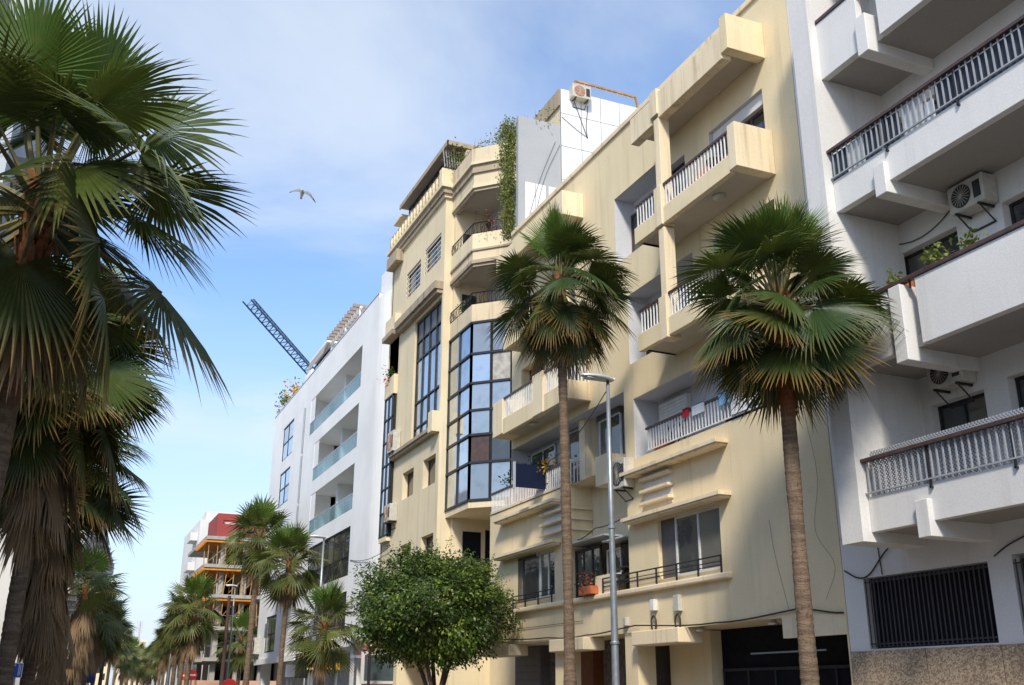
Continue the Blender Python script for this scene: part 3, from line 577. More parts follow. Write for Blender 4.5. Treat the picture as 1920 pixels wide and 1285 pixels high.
# things on the balconies
ln = thing('laundry', 'white, red and blue laundry hung on the yellow house loggia railing', 'laundry', (12.95, 18, 8))
for a, b, c, mt in ((19.55, 19.8, .2, 'lin2'), (18.9, 19.4, .25, 'lin1'), (17.9, 18.3, .28, 'lin3'), (17.3, 17.85, .6, 'lin1'), (16.9, 17.2, .5, 'lin1')):
    boxes('cloth', mt, ln, (12.93, 12.95, a, b, 8.03-c, 8.03), (12.93, 13.06, a, b, 8.005, 8.035))
def folding_chair(label, x, y, z):
    t = thing('folding_chair', label, 'chair', (x, y, z), 'wooden chairs on the yellow balconies')
    boxes('backrest', 'chairs', t, (x-.03, x, y-.22, y+.22, z+.5, z+.92)); boxes('seat', 'chairs', t, (x-.42, x-.02, y-.22, y+.22, z+.42, z+.45))
    for s in (-1, 1):
        MB().bar((x-.4, y+s*.2, z), (x, y+s*.2, z+.9), .03).build('leg', 'chairs', t); MB().bar((x, y+s*.18, z), (x-.36, y+s*.18, z+.44), .03).build('leg', 'chairs', t)
folding_chair('orange wooden chair at the right end of the top yellow balcony', 12.7, 16.4, 12.57); folding_chair('orange wooden chair beside the column on the top yellow balcony', 12.7, 18.0, 12.57)
tb = thing('bistro_table', 'small round table between the chairs on the top yellow balcony', 'table', (12.55, 17.2, 12.57)); MB().lathe([(.28, .68), (.28, .71)], (12.55, 17.2, 12.57), seg=20).build('table_top', 'dkmet', tb); MB().tube([(12.55, 17.2, 12.57), (12.55, 17.2, 13.25)], .025).build('leg', 'dkmet', tb)
dr = thing('clothes_airer', 'dark clothes airer with boxes behind the yellow loggia railing', 'clothes airer', (13.3, 20.7, 7.36)); m = MB()
for s in (0, .5): m.bar((13.2, 20.5+s, 7.36), (13.5, 20.5+s, 8.1), .025).bar((13.5, 20.5+s, 7.36), (13.2, 20.5+s, 8.1), .025)
for k in range(5): m.bar((13.2+k*.07, 20.45, 8.1), (13.2+k*.07, 21.05, 8.1), .015)
m.build('rack', 'dkmet', dr); boxes('basket', 'terra', dr, (13.1, 13.4, 20.9, 21.4, 7.36, 7.6))
pb = thing('plant_trough', 'leafy plants in a trough behind the yellow terrace railing', 'plants', (13.25, 29.3, 7.36)); boxes('trough', 'terra', pb, (13.1, 13.4, 27.9, 31.0, 7.36, 7.75))
m = MB()
for i in range(22): leafclump(m, (13.2+random.uniform(-.1, .1), 28+i*.135, 8.1+random.uniform(0, .45)), 26, .22, .13)
m.build('foliage', 'fig', pb)['kind'] = 'stuff'; leafclump(MB(), (13.1, 27.4, 8.15), 110, .36, .14).build('dry_foliage', 'gold', pb)['kind'] = 'stuff'
# roof terrace pieces of the yellow house are hidden; navy board on the terrace
nb = thing('sign_board', 'plain navy blue sign board projecting from the yellow terrace railing', 'sign', (12.9, 27.6, 7.4))
a, b = aty(966, 869, 27.6), aty(1023, 918, 27.6)
boxes('board', 'navy', nb, (a.x, b.x, 27.57, 27.63, b.z, a.z), bevel=.006); boxes('frame', 'alu', nb, (a.x-.05, a.x-.003, 27.55, 27.65, b.z-.05, a.z+.05)); boxes('back_panel', 'dgrey', nb, (b.x+.003, b.x+.24, 27.6, 27.62, b.z+.0, a.z-.15)); 
for z in (a.z-.16, b.z+.05): boxes('bracket', 'alu', nb, (b.x, 13.06, 27.58, 27.61, z, z+.04))

# ------------------------------------------------------------------ beige house with curtain glazing
Bq = thing('apartment_building', 'beige apartment house with dark framed curtain glazing and chamfered bay', 'building', (13, 40, 0), 'houses along the right side of the avenue')
bh = [(40.75, 42.85, 19.1, 20.4, .22), (38.0, 40.15, 19.3, 20.55, .22), (37.68, 41.25, 11.95, 17.42, .22), (40.7, 42.25, 9.55, 10.72, .35), (37.87, 39.45, 9.55, 10.74, .35), (40.7, 42.25, 6.2, 7.58, .35), (37.9, 39.4, 6.2, 7.58, .35), (38, 42, 0, 3.2, 1.2), (43.65, 45.0, 8.0, 17.6, .6), (40.7, 42.25, 3.6, 4.6, .3), (37.9, 39.4, 3.6, 4.6, .3)]
facade(MB(), 13.0, 37.5, 45.1, 0, 22.45, bh, 7).build('wall', 'bei', Bq)
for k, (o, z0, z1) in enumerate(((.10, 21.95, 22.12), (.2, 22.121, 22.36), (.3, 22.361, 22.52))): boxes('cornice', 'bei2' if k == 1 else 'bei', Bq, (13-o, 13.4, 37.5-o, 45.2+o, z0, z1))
boxes('parapet', 'bei2', Bq, (12.8, 13.0, 37.7, 45.3, 22.521, 23.25)); boxes('parapet_end', 'yel', Bq, (12.72, 13.4, 37.32, 37.69, 22.521, 23.3), bevel=.02)
pbm = MB().tube([(12.74, 0, 22.54), (12.74, 0, 22.8), (12.74, 0, 23.05)], [.04, .075, .04], 8).mesh('parapet_baluster', 'bei')
copies('parapet_baluster', pbm, Bq, [(0, 38.0+i*.45, 0) for i in range(16)])
boxes('attic_roof', 'taupe', Bq, (12.85, 17, 37.0, 43.9, 24.32, 24.46), bevel=.02); boxes('attic_roof_edge', 'bei2', Bq, (12.8, 12.849, 36.95, 43.95, 24.28, 24.5), (12.8, 17, 36.95, 36.999, 24.28, 24.5))
boxes('attic_roof', 'bei', Bq, (12.9, 17, 43.95, 45.2, 23.95, 24.1), bevel=.02)
window(Bq, 13.25, 37.6, 43.8, 23.25, 24.31, 9, 1, 'dkmet', 'gl_sky', .07); boxes('attic_wall', 'wood', Bq, (13.35, 16.9, 37.6, 37.66, 22.5, 24.31))
m = MB()
for i in range(9): y = 37.4; x = 12.75+i*.12; m.bar((x, y, 24.3), (x+.08, y-.1, 23.35), .1, .012)
m.build('curtain', 'curtain', Bq)
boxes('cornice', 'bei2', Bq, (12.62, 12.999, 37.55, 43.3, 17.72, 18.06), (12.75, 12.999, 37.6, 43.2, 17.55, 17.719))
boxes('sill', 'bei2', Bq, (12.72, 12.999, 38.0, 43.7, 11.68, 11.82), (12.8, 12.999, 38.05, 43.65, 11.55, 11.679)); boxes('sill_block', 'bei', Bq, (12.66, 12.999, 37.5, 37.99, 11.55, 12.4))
for a, b, c, d, *_ in bh[:2]:
    window(Bq, 13.14, a+.001, b-.001, c+.001, d-.001, 2, 1, 'dkmet', 'gl_dark'); m = MB()
    for k in range(5): z = c+.15+k*.24; m.box(13.0, 13.03, a+.03, b-.03, z, z+.035)
    m.build('window_bars', 'rail', Bq)
rz = [11.955, 12.48, 13.62, 15.57, 16.45, 17.415]
window(Bq, 13.1, 37.685, 41.245, 11.955, 17.415, 4, 5, 'dkmet', 'gl_sky', .09, 'curtain_window', .1, (), rz, lambda i, j: 'spandrel' if j == 4 else ('gl_dark' if j == 3 else 'gl_sky'))
for a, b, c, d, *_ in (bh[3], bh[4], bh[5], bh[6], bh[9], bh[10]): window(Bq, 13.24, a+.001, b-.001, c+.001, d-.001, 1, 1, 'wood', 'gl_dark', .07); boxes('curtain', 'curtain', Bq, (13.32, 13.34, a+.06, a+.7, c, d))
# chamfered bay
P0, P1, P2 = (13.35, 37.49), (13.35, 35.0), (14.55, 33.8)
def outl(o): return [(13.36, 37.49), (13.35-o, 37.49), (13.35-o, 35.0-o*.41), (14.55, 33.8-o*1.41), (15.4, 32.95-o*1.41), (15.4, 37.49)]
boxes('rear_wall', 'bei', Bq, (15.2, 20, 30.45, 37.49, 0, 22.0), (13.55, 15.2, 37.3, 37.49, 0, 15.4))
boxes('side_wall', 'bei', Bq, (13.401, 15.2, 37.3, 37.499, 15.4, 22.4))
MB().prism(outl(.02), 8.1, 8.36).build('bay_floor', 'bei', Bq)
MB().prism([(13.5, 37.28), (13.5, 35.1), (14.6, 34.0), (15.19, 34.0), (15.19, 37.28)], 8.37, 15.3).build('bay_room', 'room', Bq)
rows = [8.38, 9.79, 10.86, 11.82, 12.9, 14.09, 15.38]
def bayface(a, b, n, gl):
    a, b = Vector((*a, 0)), Vector((*b, 0)); d = (b-a)/n; nn = Vector((d.y, -d.x, 0)).normalized(); nn = -nn if nn.x > 0 else nn
    m = MB()
    for i in range(n+1):
        p = a+d*i; m.bar(p+Vector((0, 0, rows[0])), p+Vector((0, 0, rows[-1])), .09, .09)
    for z in rows: m.bar(a+Vector((0, 0, z))+nn*.01, b+Vector((0, 0, z))+nn*.01, .1, .09)
    o = m.build('bay_window', 'dkmet', Bq)
    for i in range(n):
        for j in range(6):
            k = random.uniform(-.008, .008); q = random.uniform(-.01, .01); p, r = a+d*i, a+d*(i+1)
            MB().quad((p.x+k, p.y, rows[j]), (p.x-k, p.y, rows[j+1]), (r.x-k+q, r.y, rows[j+1]), (r.x+k+q, r.y, rows[j])).build('pane', gl(i, j), o)
bayface(P0, P1, 2, lambda i, j: 'gl_sky')
bayface(P1, P2, 2, lambda i, j: 'gl_dim' if j in (0, 2, 3, 5) else ('wood' if (i, j) == (0, 1) else 'gl_dark' if j == 1 else 'gl_sky' if i == 0 else 'curtain'))
bayface(P2, (15.0, 33.35), 1, lambda i, j: 'gl_dark')
def bayring(name, mat, o0, z0, z1, t=.16):
    """upstand following the chamfered front"""
    out, inn = outl(o0)[1:5], outl(o0-t)[1:5]
    MB().prism(out+inn[::-1], z0, z1).build(name, mat, Bq)
MB().prism(outl(-.02), 15.42, 15.62).build('bay_slab', 'soff', Bq); bayring('bay_parapet', 'bei3', .02, 15.43, 16.15)
MB().prism(outl(0.0), 17.95, 18.15).build('bay_slab', 'soff', Bq)
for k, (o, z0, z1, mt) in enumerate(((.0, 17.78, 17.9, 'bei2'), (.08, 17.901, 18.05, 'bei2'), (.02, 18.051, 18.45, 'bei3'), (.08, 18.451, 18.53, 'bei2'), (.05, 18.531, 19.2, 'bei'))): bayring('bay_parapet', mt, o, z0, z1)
MB().prism(outl(0.0), 21.35, 21.55).build('bay_slab', 'soff', Bq)
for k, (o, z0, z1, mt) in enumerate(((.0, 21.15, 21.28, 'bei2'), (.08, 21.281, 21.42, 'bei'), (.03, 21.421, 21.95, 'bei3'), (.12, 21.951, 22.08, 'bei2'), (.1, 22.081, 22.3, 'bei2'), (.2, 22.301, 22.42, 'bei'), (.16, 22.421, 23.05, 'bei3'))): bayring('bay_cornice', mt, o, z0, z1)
for zb in (16.15, 19.2):
    pts = [Vector((*p, zb)) for p in outl(.0)[1:5]]; m = MB(); h = .5
    for a, b in zip(pts, pts[1:]):
        m.tube([a+Vector((0, 0, h)), b+Vector((0, 0, h))], .025, 6); m.tube([a+Vector((0, 0, .06)), b+Vector((0, 0, .06))], .014, 5); n = int((b-a).length/.16)
        for i in range(n+1):
            p = a.lerp(b, i/n); m.tube([p, p+Vector((-.05, -.02, h*.5)), p+Vector((0, 0, h))], .011, 5)
            if i < n and i % 2 == 0: q = a.lerp(b, (i+1)/n); m.tube([p+Vector((0, 0, .06)), (p+q)/2+Vector((-.03, 0, h*.55)), q+Vector((0, 0, h))], .009, 4)
    m.build('balcony_railing', 'iron', Bq, True)
window(Bq, 15.1, 34.6, 36.6, 15.63, 17.6, 2, 1, 'dkmet', 'gl_dark'); window(Bq, 15.1, 34.2, 36.8, 18.2, 20.4, 3, 1, 'dkmet', 'gl_dark')
boxes('door', 'dkmet', Bq, (13.75, 14.4, 37.27, 37.3, 18.2, 20.3), (13.75, 14.4, 37.27, 37.3, 15.63, 17.5))
MB().lathe([(.0, 0), (.13, .02), (.14, .1), (.05, .14)], (14.9, 37.28, 20.9), (0, -1, 0)).build('wall_lamp', 'dkmet', Bq)
boxes('door', 'shop', Bq, (14.0, 14.75, 37.255, 37.3, 5.75, 7.6)); boxes('door', 'shop', Bq, (14.95, 15.19, 37.255, 37.3, 5.9, 7.7)); MB().tube([(13.6, 37.0, 6.05), (13.9, 36.0, 6.3), (14.6, 35.4, 6.4), (15.1, 35.2, 6.4)], .03, 6).build('balcony_railing', 'iron', Bq, True); MB().prism([(13.55, 37.25), (13.7, 36.0), (14.6, 35.3), (15.19, 35.2), (15.19, 37.25)], 5.5, 5.75).build('bay_slab', 'soff', Bq)
# left glazed bay and small balconies
MB().prism([(13.3, 45.0), (12.8, 44.9), (12.8, 43.75), (13.3, 43.66)], 8.0, 8.2).build('bay_floor', 'bei', Bq)
window(Bq, 12.8, 43.68, 44.95, 8.2, 14.75, 2, 6, 'dkmet', 'gl_sky', .08, 'bay_window', .08)
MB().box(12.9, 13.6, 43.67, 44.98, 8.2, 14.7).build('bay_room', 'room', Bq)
for z0, z1, o in ((14.751, 15.7, .0), (17.6, 17.85, .25), (17.851, 18.7, .1), (21.4, 22.0, .2)): boxes('bay_parapet', 'bei' if o < .2 else 'bei2', Bq, (12.82-o, 13.5, 43.62-o*.5, 45.15, z0, z1), bevel=.02)
boxes('party_wall_edge', 'bei', Bq, (13.0, 20, 45.0, 45.3, 0, 22.4))
pf = thing('flower_box', 'red flowers and leaves hanging from the beige house end balcony', 'flower box', (12.8, 44.3, 15.7)); leafclump(MB(), (12.85, 44.1, 15.85), 90, .3, .13).build('foliage', 'fig', pf)['kind'] = 'stuff'; leafclump(MB(), (12.75, 44.5, 15.65), 60, .28, .12).build('flowers', 'flow', pf)['kind'] = 'stuff'
# rear volume, grey fin and white tiled end wall above the yellow roof
YP = 30.2; kx = YP/32.0
def kz(z): return 1.65+(z-1.65)*kx
boxes('rear_block', 'grey', Bq, (14.97, 21, YP+.06, 45, 16.0, 22.05)); boxes('party_fin', 'fin', Bq, (13.22, 14.96, YP+.01, YP+.2, 7.4, kz(23.22)))
boxes('penthouse', 'bei', Bq, (15.02, 21.1, YP+.08, 38, 22.06, kz(24.9))); boxes('penthouse_coping', 'bei2', Bq, (14.94, 21.1, YP+.07, 38, kz(24.2), kz(24.96)))
boxes('tile_backing', 'joint', Bq, (14.972, 21.1, YP+.03, YP+.055, 16.0, kz(24.93)))
cols = [q*kx for q in (15.87, 16.8, 17.7, 18.58, 19.5, 20.4, 21.3, 22.25)]; rws = [kz(q) for q in (16.9, 17.8, 19.3, 20.8, 22.3, 23.8, 24.94)]
for i in range(7):
    for j in range(6): MB().box(cols[i]+.014, cols[i+1]-.014, YP, YP+.03, rws[j]+.014, rws[j+1]-.014).build('wall_tile', 'tile', Bq)
for x in (14.3, 14.75, 15.3): boxes('fin_tile', 'tile', Bq, (x*kx, (x+.42)*kx, YP-.012, YP+.005, kz(17.2), kz(20.35)))
sp = MB(); a, b = Vector((16.6*kx, YP+.1, kz(25.55))), Vector((19.45*kx, YP+.1, kz(25.5))); sp.bar(a, b, .07).bar(a, a-Vector((0, 0, .6)), .07).bar(b, b+Vector((.12, 0, -.6)), .07)
for k in range(11): p = a.lerp(b, (k+.5)/11); sp.bar(p, p+Vector((.04, -.02, -.13)), .025)
tag(sp.build('roof_rail', 'props'), 'rusty yellow spiked rail on top of the white tiled wall', 'rail')
ac_unit('rusty air conditioner high on the corner of the white tiled wall', 16.68*kx, YP, kz(24.5), 'y', .8, .58, .32, True)
def pc(*q): return [(x*kx, YP-.025, kz(z)) for x, z in q]
cable('black cables hanging below the rooftop air conditioner', pc((16.5, 24.4), (16.9, 23.3), (17.05, 22.9), (17.0, 23.4), (17.1, 24.4)), .013); cable('cable crossing the white tiles to a knot', pc((15.9, 23.6), (16.6, 23.15), (17.0, 22.95)), .01)
cable('slack cable slanting down the grey fin wall', pc((15.6, 22.4), (14.9, 20.5), (14.3, 18.3)), .007); cable('second slack cable across the grey fin wall', pc((15.8, 22.3), (15.1, 20.6), (14.6, 18.4)), .007)
# greenery on the beige house
vn = thing('hanging_vine', 'dense green vine hanging down from the beige house roof terrace', 'vine', (13.1, 30.9, 21.6)); m = MB()
for i in range(130):
    t = i/129; w = .44*(1-.55*t); z = 21.9-4.6*t
    for _ in range(3): leafclump(m, (13.08+random.uniform(-w, w)*.7, 30.8+random.uniform(-w, w), z), 16, .15, .10, 1.2, None, .8)
m.build('foliage', 'vine', vn)['kind'] = 'stuff'
m = MB()
for i in range(14): x = 13.1+random.uniform(-.2, .2); m.tube([(x, 30.8, 21.9), (x+random.uniform(-.1, .1), 30.75, 19.6), (x+random.uniform(-.15, .15), 30.7, 17.2)], .01, 4)
m.tube([(13.1, 30.8, 21.85), (13.6, 31.6, 22.3), (14.6, 33.0, 22.9)], .04, 5)
m.build('stems', 'vined', vn)
rp = thing('roof_shrubs', 'grey green shrubs and dry twigs along the beige roof parapet', 'shrubs', (14.2, 34.3, 23)); m = MB()
for i in range(26): t = i/25; p = Vector((13.5, 36.2, 23.2)).lerp(Vector((15.2, 33.2, 23.4)), t); leafclump(m, p+Vector((0, 0, random.uniform(0, .5))), 22, .3, .12)
m.build('foliage', 'vine', rp)['kind'] = 'stuff'; m = MB()
for i in range(60): p = Vector((13.5, 36.2, 23.0)).lerp(Vector((15.3, 33.0, 23.2)), random.random()); m.tube([p, p+Vector((random.uniform(-.3, .3), random.uniform(-.3, .3), random.uniform(.5, 1.3)))], [.012, .004], 4)
m.build('twigs', 'vined', rp); ck = MB().lathe([(.16, 0), (.12, .3), (.2, .45), (.12, .7)], (13.55, 36.3, 23.05)); ck.build('urn', 'bei2', rp)
gc = thing('roof_shrubs', 'green tuft on the beige attic corner under the canopy', 'shrubs', (13.6, 36.6, 23.3)); leafclump(MB(), (13.3, 36.9, 23.7), 160, .5, .16).build('foliage', 'vine', gc)['kind'] = 'stuff'
fw = thing('roof_shrubs', 'weeds growing on the ledge between grey fin and penthouse', 'shrubs', (14.5, 30.3, 22.05)); leafclump(MB(), (14.5, 30.4, 22.2), 60, .5, .13).build('foliage', 'vine', fw)['kind'] = 'stuff'
bf = thing('flower_box', 'red flowers on the black iron balcony of the beige house', 'flower box', (13.9, 34.6, 19.3)); leafclump(MB(), (14.0, 34.5, 19.45), 70, .5, .1).build('flowers', 'flow', bf)['kind'] = 'stuff'; leafclump(MB(), (13.9, 34.6, 19.4), 90, .5, .1).build('foliage', 'fig', bf)['kind'] = 'stuff'
bw = thing('flower_box', 'green plant on the lower iron balcony of the beige house', 'plant', (13.4, 36.0, 16.2)); leafclump(MB(), (13.5, 36.0, 16.4), 120, .35, .12).build('foliage', 'fig', bw)['kind'] = 'stuff'
ac_unit('air conditioner on the long sill of the beige house', 12.99, 43.2, 11.85, 'x', .9, .95, .35, True); ac_unit('air conditioner below the left glazed bay of the beige house', 12.99, 43.25, 8.75, 'x', .9, .75, .35, True); ac_unit('air conditioner on the wall under the dark chamfered bay', 15.18, 34.4, 7.9, 'x', .7, .5, .3)

# ------------------------------------------------------------------ modern white house
Mo = thing('apartment_building', 'modern bright white house with glass fronted loggias', 'building', (13, 60, 0), 'houses along the right side of the avenue')
mh = [(50.45, 62.6, 16.95, 19.28, 1.5), (50.55, 60.8, 13.72, 16.08, 1.5), (50.75, 60.8, 10.52, 12.9, 1.5), (50.85, 60.5, 7.2, 9.67, .14), (50.9, 58, 4.6, 6.43, .14), (67.9, 71.5, 17.02, 19.45, .1), (68.0, 71.5, 13.78, 16.13, .1), (68.2, 71.6, 10.5, 12.8, .1), (68.8, 72.3, 4.12, 6.45, .1)]
facade(MB(), 13.0, 47.6, 75.4, 3.75, 21.2, mh, 8).build('wall', 'mod', Mo)
arc = [(13.0+3.2*(1-math.cos(t)), 47.6-3.2*math.sin(t)) for t in [math.pi/2*k/14 for k in range(15)]]
MB().prism(arc+[(20, 44.4), (20, 47.599)], 4.55, 20.95).build('rounded_corner', 'mod', Mo, False)
boxes('ground_floor_wall', 'grey', Mo, (15.0, 20.5, 45.4, 75.4, 0, 3.749)); 
for y in (50.3, 60.5, 74.6): boxes('ground_pier', 'mod', Mo, (13.4, 14.0, y, y+.7, 0, 3.749))
boxes('coping', 'alu', Mo, (12.97, 13.3, 47.6, 75.4, 21.201, 21.27)); boxes('lower_band', 'mod', Mo, (12.9, 13.0, 62, 75.3, 3.4, 3.749))
for (a, b, c, d, *_ ) in mh[:3]:
    m = MB(); n = 6
    bal = boxes('glass_balustrade', 'alu', Mo, (12.99, 13.04, a+.02, b-.02, c+.78, c+.82))
    for i in range(n): y0 = a+.02+(b-a-.04)*i/n; y1 = a+.02+(b-a-.04)*(i+1)/n; MB().box(13.0, 13.02, y0+.012, y1-.012, c+.001, c+.779).build('pane', 'gl_bal', bal)
    window(Mo, 14.4, a+.3, a+5.6, c+.01, d-.3, 3, 1, 'dkmet', 'gl_dark', .08); boxes('loggia_pier', 'mod', Mo, (13.6, 14.5, a+5.8, a+6.1, c+.001, d-.001))
    bt = [(13.02+1.2*(1-math.sin(t)), b-1.2*(1-math.cos(t))) for t in [math.pi/2*k/8 for k in range(9)]]; MB().prism([(14.49, b)]+bt+[(13.02, b)], c+.002, d-.002).build('curved_pier', 'mod', Mo)
window(Mo, 13.05, 50.855, 60.495, 7.205, 9.665, 8, 2, 'dkmet', 'gl_dark', .07, rowz=[7.205, 8.2, 9.665]); window(Mo, 13.05, 50.905, 57.995, 4.605, 6.425, 6, 1, 'dkmet', 'gl_dark', .07)
for a, b, c, d, *_ in mh[5:]: window(Mo, 13.03, a+.001, b-.001, c+.001, d-.001, 2, 2, 'dkmet', 'gl_sky' if c > 8 else 'gl_dim', .09)
boxes('open_casement', 'alu', Mo, (12.55, 12.6, 69.2, 70.2, 5.0, 5.9))
m = MB()
for z0, z1 in ((16.2, 19.2), (13.0, 16), (9.8, 12.8)): m.tube([(12.94, 64.2, z0), (12.94, 64.2, z1)], .06, 6)
m.build('downpipe', 'galv', Mo)
boxes('penthouse', 'mod', Mo, (15.0, 20.5, 47, 66, 21.2, 24.0)); boxes('roof_upstand', 'mod', Mo, (13.6, 15, 47.0, 49.5, 21.27, 23.0), (14.0, 15, 68.2, 70.2, 21.27, 23.2), bevel=.02)
pgm = MB().box(13.3, 13.42, 52.6, 59.6, 22.2, 22.32).box(14.9, 15.0, 52.6, 59.6, 22.2, 22.32)
for y in (52.8, 56, 59.4): pgm.box(13.31, 13.41, y, y+.1, 21.27, 22.2)
pg = pgm.build('pergola_frame', 'mod', Mo); sm = MB().box(12.95, 15.2, -.09, .09, 22.321, 22.5).mesh('slat', 'taupe')
copies('slat', sm, pg, [(0, 52.9+i*.62, 0) for i in range(11)])
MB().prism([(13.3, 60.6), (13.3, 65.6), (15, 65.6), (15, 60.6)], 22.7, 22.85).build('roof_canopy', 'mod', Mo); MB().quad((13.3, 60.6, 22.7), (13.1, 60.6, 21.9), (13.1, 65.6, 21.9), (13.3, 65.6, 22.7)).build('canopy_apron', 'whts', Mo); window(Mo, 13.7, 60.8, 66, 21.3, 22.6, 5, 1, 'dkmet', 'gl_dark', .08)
for i, (y, mt, lab) in enumerate(((71.2, 'gold', 'golden shrub on the edge of the modern white roof'), (74.0, 'vine', 'green and golden pot plants at the modern roof corner'))):
    t = thing('roof_plant', lab, 'plant', (13.5, y, 21.27), 'plants on the modern white roof'); boxes('pot', 'terra', t, (13.35, 13.75, y-.2, y+.2, 21.27, 21.6)); leafclump(MB(), (13.5, y, 22.3), 170, .65, .3).build('foliage', mt, t)['kind'] = 'stuff'
    if i: leafclump(MB(), (13.4, y+.7, 21.7), 60, .5, .25).build('dry_foliage', 'gold', t)['kind'] = 'stuff'
ac_unit('air conditioner at the lower far corner of the modern white house', 13.0, 74.4, 4.1, 'x', .9, 1.1, .4)
cable('thin cable from the modern white house to the beige house', [(12.98, 50.5, 7.9), (12.9, 43.3, 7.7)], .014, sag=.25)
# boards and shop signs under the modern house
def board(label, px0, py0, px1, py1, y, mt, frame=None, group='boards over the shops'):
    a, b = aty(px0, py0, y), aty(px1, py1, y); t = thing('sign_board', label, 'sign', ((a.x+b.x)/2, y, 0), group)
    boxes('panel', mt, t, (a.x, b.x, y-.06, y+.02, b.z, a.z))
    if frame: w = .14; boxes('frame', frame, t, (a.x-w, b.x+w, y-.03, y+.05, b.z-w, b.z-.002), (a.x-w, b.x+w, y-.03, y+.05, a.z+.002, a.z+w), (a.x-w, a.x-.002, y-.03, y+.05, b.z-.002, a.z+.002), (b.x+.002, b.x+w, y-.03, y+.05, b.z-.002, a.z+.002))
    boxes('post', 'galv', t, (a.x+.1, a.x+.2, y+.06, y+.16, .1, a.z-.05), (b.x-.2, b.x-.1, y+.06, y+.16, .1, a.z-.05)); return t
board('slate grey board beside the fig tree at street level', 684, 1228, 738, 1276, 42.5, 'slate', 'lgrey'); board('taupe panel in a pale blue frame behind the fig tree', 664, 1204, 690, 1228, 45.2, 'taupe', 'pale')
board('salmon panel below the slate grey board', 680, 1280, 742, 1310, 42.6, 'salmon')
board('amber yellow sign behind the small palm', 604, 1232, 638, 1256, 50.0, 'amber'); board('pale lemon sign left of the small palm', 576, 1233, 590, 1256, 49.6, 'lemon'); board('light grey sign next to a palm trunk under the modern house', 536, 1246, 552, 1270, 58, 'lgrey'); board('dark grey sign right of the light grey one', 553, 1246, 580, 1272, 58.1, 'dgrey')
rf = thing('flower_box', 'bright red flowers peeping out left of the fig tree', 'flowers', (10.8, 41.5, 3.6)); leafclump(MB(), aty(694, 1216, 41.5), 60, .32, .16).build('flowers', 'flow', rf)['kind'] = 'stuff'
boxes('stand', 'dkmet', rf, (aty(694, 1216, 41.5).x-.05, aty(694, 1216, 41.5).x+.05, 41.45, 41.55, .12, aty(694, 1216, 41.5).z))

# ------------------------------------------------------------------ construction site and far houses on the right
YC = 90.0
def zc(py, px=430): return aty(px, py, YC).z
C1 = thing('construction_building', 'raw concrete building shell under construction with orange formwork and red top', 'building', (14, 95, 0))
xl = aty(388, 1250, YC).x; xr = 24.0
lv = [zc(1234), zc(1176), zc(1116), zc(1060), zc(1008)]
for i, z in enumerate(lv):
    MB().box(xl-(.5 if i in (0, 1, 2) else 1.1), xr, YC-.4, YC+13, z-.28, z).build('floor_slab', 'conc', C1)
    z0 = 0 if i == 0 else lv[i-1]
    for x in (xl+.3, xl+2.2, xl+4.2, xl+6.4):
        for y in (YC+.4, YC+4.5, YC+9): MB().box(x, x+.42, y, y+.42, z0, z-.281).build('column', 'conc', C1)
    boxes('interior_shade_wall', 'shop', C1, (xl+1.2, xr, YC+6, YC+6.3, z0+.001, z-.282))  # near-black sheet paints the shade inside the open storeys
MB().prism([(xl-.5, YC-.4)]+[(xl-.5-1.4*math.sin(t), YC-.4+5*(t/math.pi)) for t in [math.pi*k/8 for k in range(9)]]+[(xl-.5, YC+4.6)], lv[0]-.35, lv[0]+.5).build('curved_balcony', 'conc', C1)
for i in (2, 3, 4):
    m = MB(); z = lv[i]-.3
    for k in range(14): y = YC-.3+k*.5; m.box(xl-1.2, xl+3.4, y, y+.14, z-.2, z-.02)
    m.build('formwork_beams', 'orange', C1)['kind'] = 'stuff'; m = MB()
    for x in [xl-.8+k*.75 for k in range(8)]:
        for y in (YC, YC+2.2): m.bar((x, y, lv[i-1]), (x+random.uniform(-.2, .2), y, z-.2), .07)
    for k in range(5): m.bar((xl-.8+k, YC+.1, lv[i-1]+.2), (xl+.6+k, YC+.1, z-.5), .05)
    m.build('scaffold_props', 'props', C1)['kind'] = 'stuff'
zt = zc(963, 410)
boxes('red_storey', 'redw', C1, (xl-.3, xl+.15, YC-.2, YC+6, lv[4], zt), (xl+.151, xr, YC-.2, YC+.2, lv[4], lv[4]+1.1), (xl+.151, xr, YC-.2, YC+.2, zt-.55, zt), (xl+3.5, xl+3.9, YC-.25, YC+.2, lv[4]+1.1, zt+.9), (xl+.151, xl+4, YC+1.5, YC+1.8, lv[4], zt-.2)); boxes('red_storey_infill', 'mod', C1, (xl+.151, xr, YC+1.0, YC+1.2, lv[4]+1.1, zt-.55))
boxes('roof_room', 'grey', C1, (xl+2.6, xl+3.4, YC+.5, YC+2, zt, zt+.9)); m = MB()
for z in (zt+1.5, zt+1.9, zt+2.3): m.bar((xl+4.2, YC, z), (xr-3, YC, z), .05)
for k in range(6): m.bar((xl+4.2+k*1.1, YC, zt), (xl+4.2+k*1.1, YC, zt+2.3), .05)
m.bar((xl+6, YC, zt), (xl+6, YC, zt+4.2), .06).bar((xl+5.5, YC, zt+3.6), (xl+6.5, YC, zt+3.6), .04).build('roof_railing', 'galv', C1)
m = MB()
for z0, z1 in ((lv[0], lv[1]), (lv[1], lv[2])):
    for k in range(7): m.bar((xl-.2+k*.7, YC-.3, z0+.9), (xl+.5+k*.7, YC-.3, z0+.9), .04)
m.build('guard_rail', 'galv', C1)
hd = structure(MB().box(xl-2.2, xr, YC-3, YC-2.8, 0, aty(395, 1276, YC-3).z).build('site_wall', 'salmon'))
del hd['kind']; tag(hd, 'cream hoarding wall in front of the construction shell', 'wall')
B2 = thing('apartment_building', 'white house beyond the construction shell with dark side windows', 'building', (12, 112, 0), 'houses along the right side of the avenue')
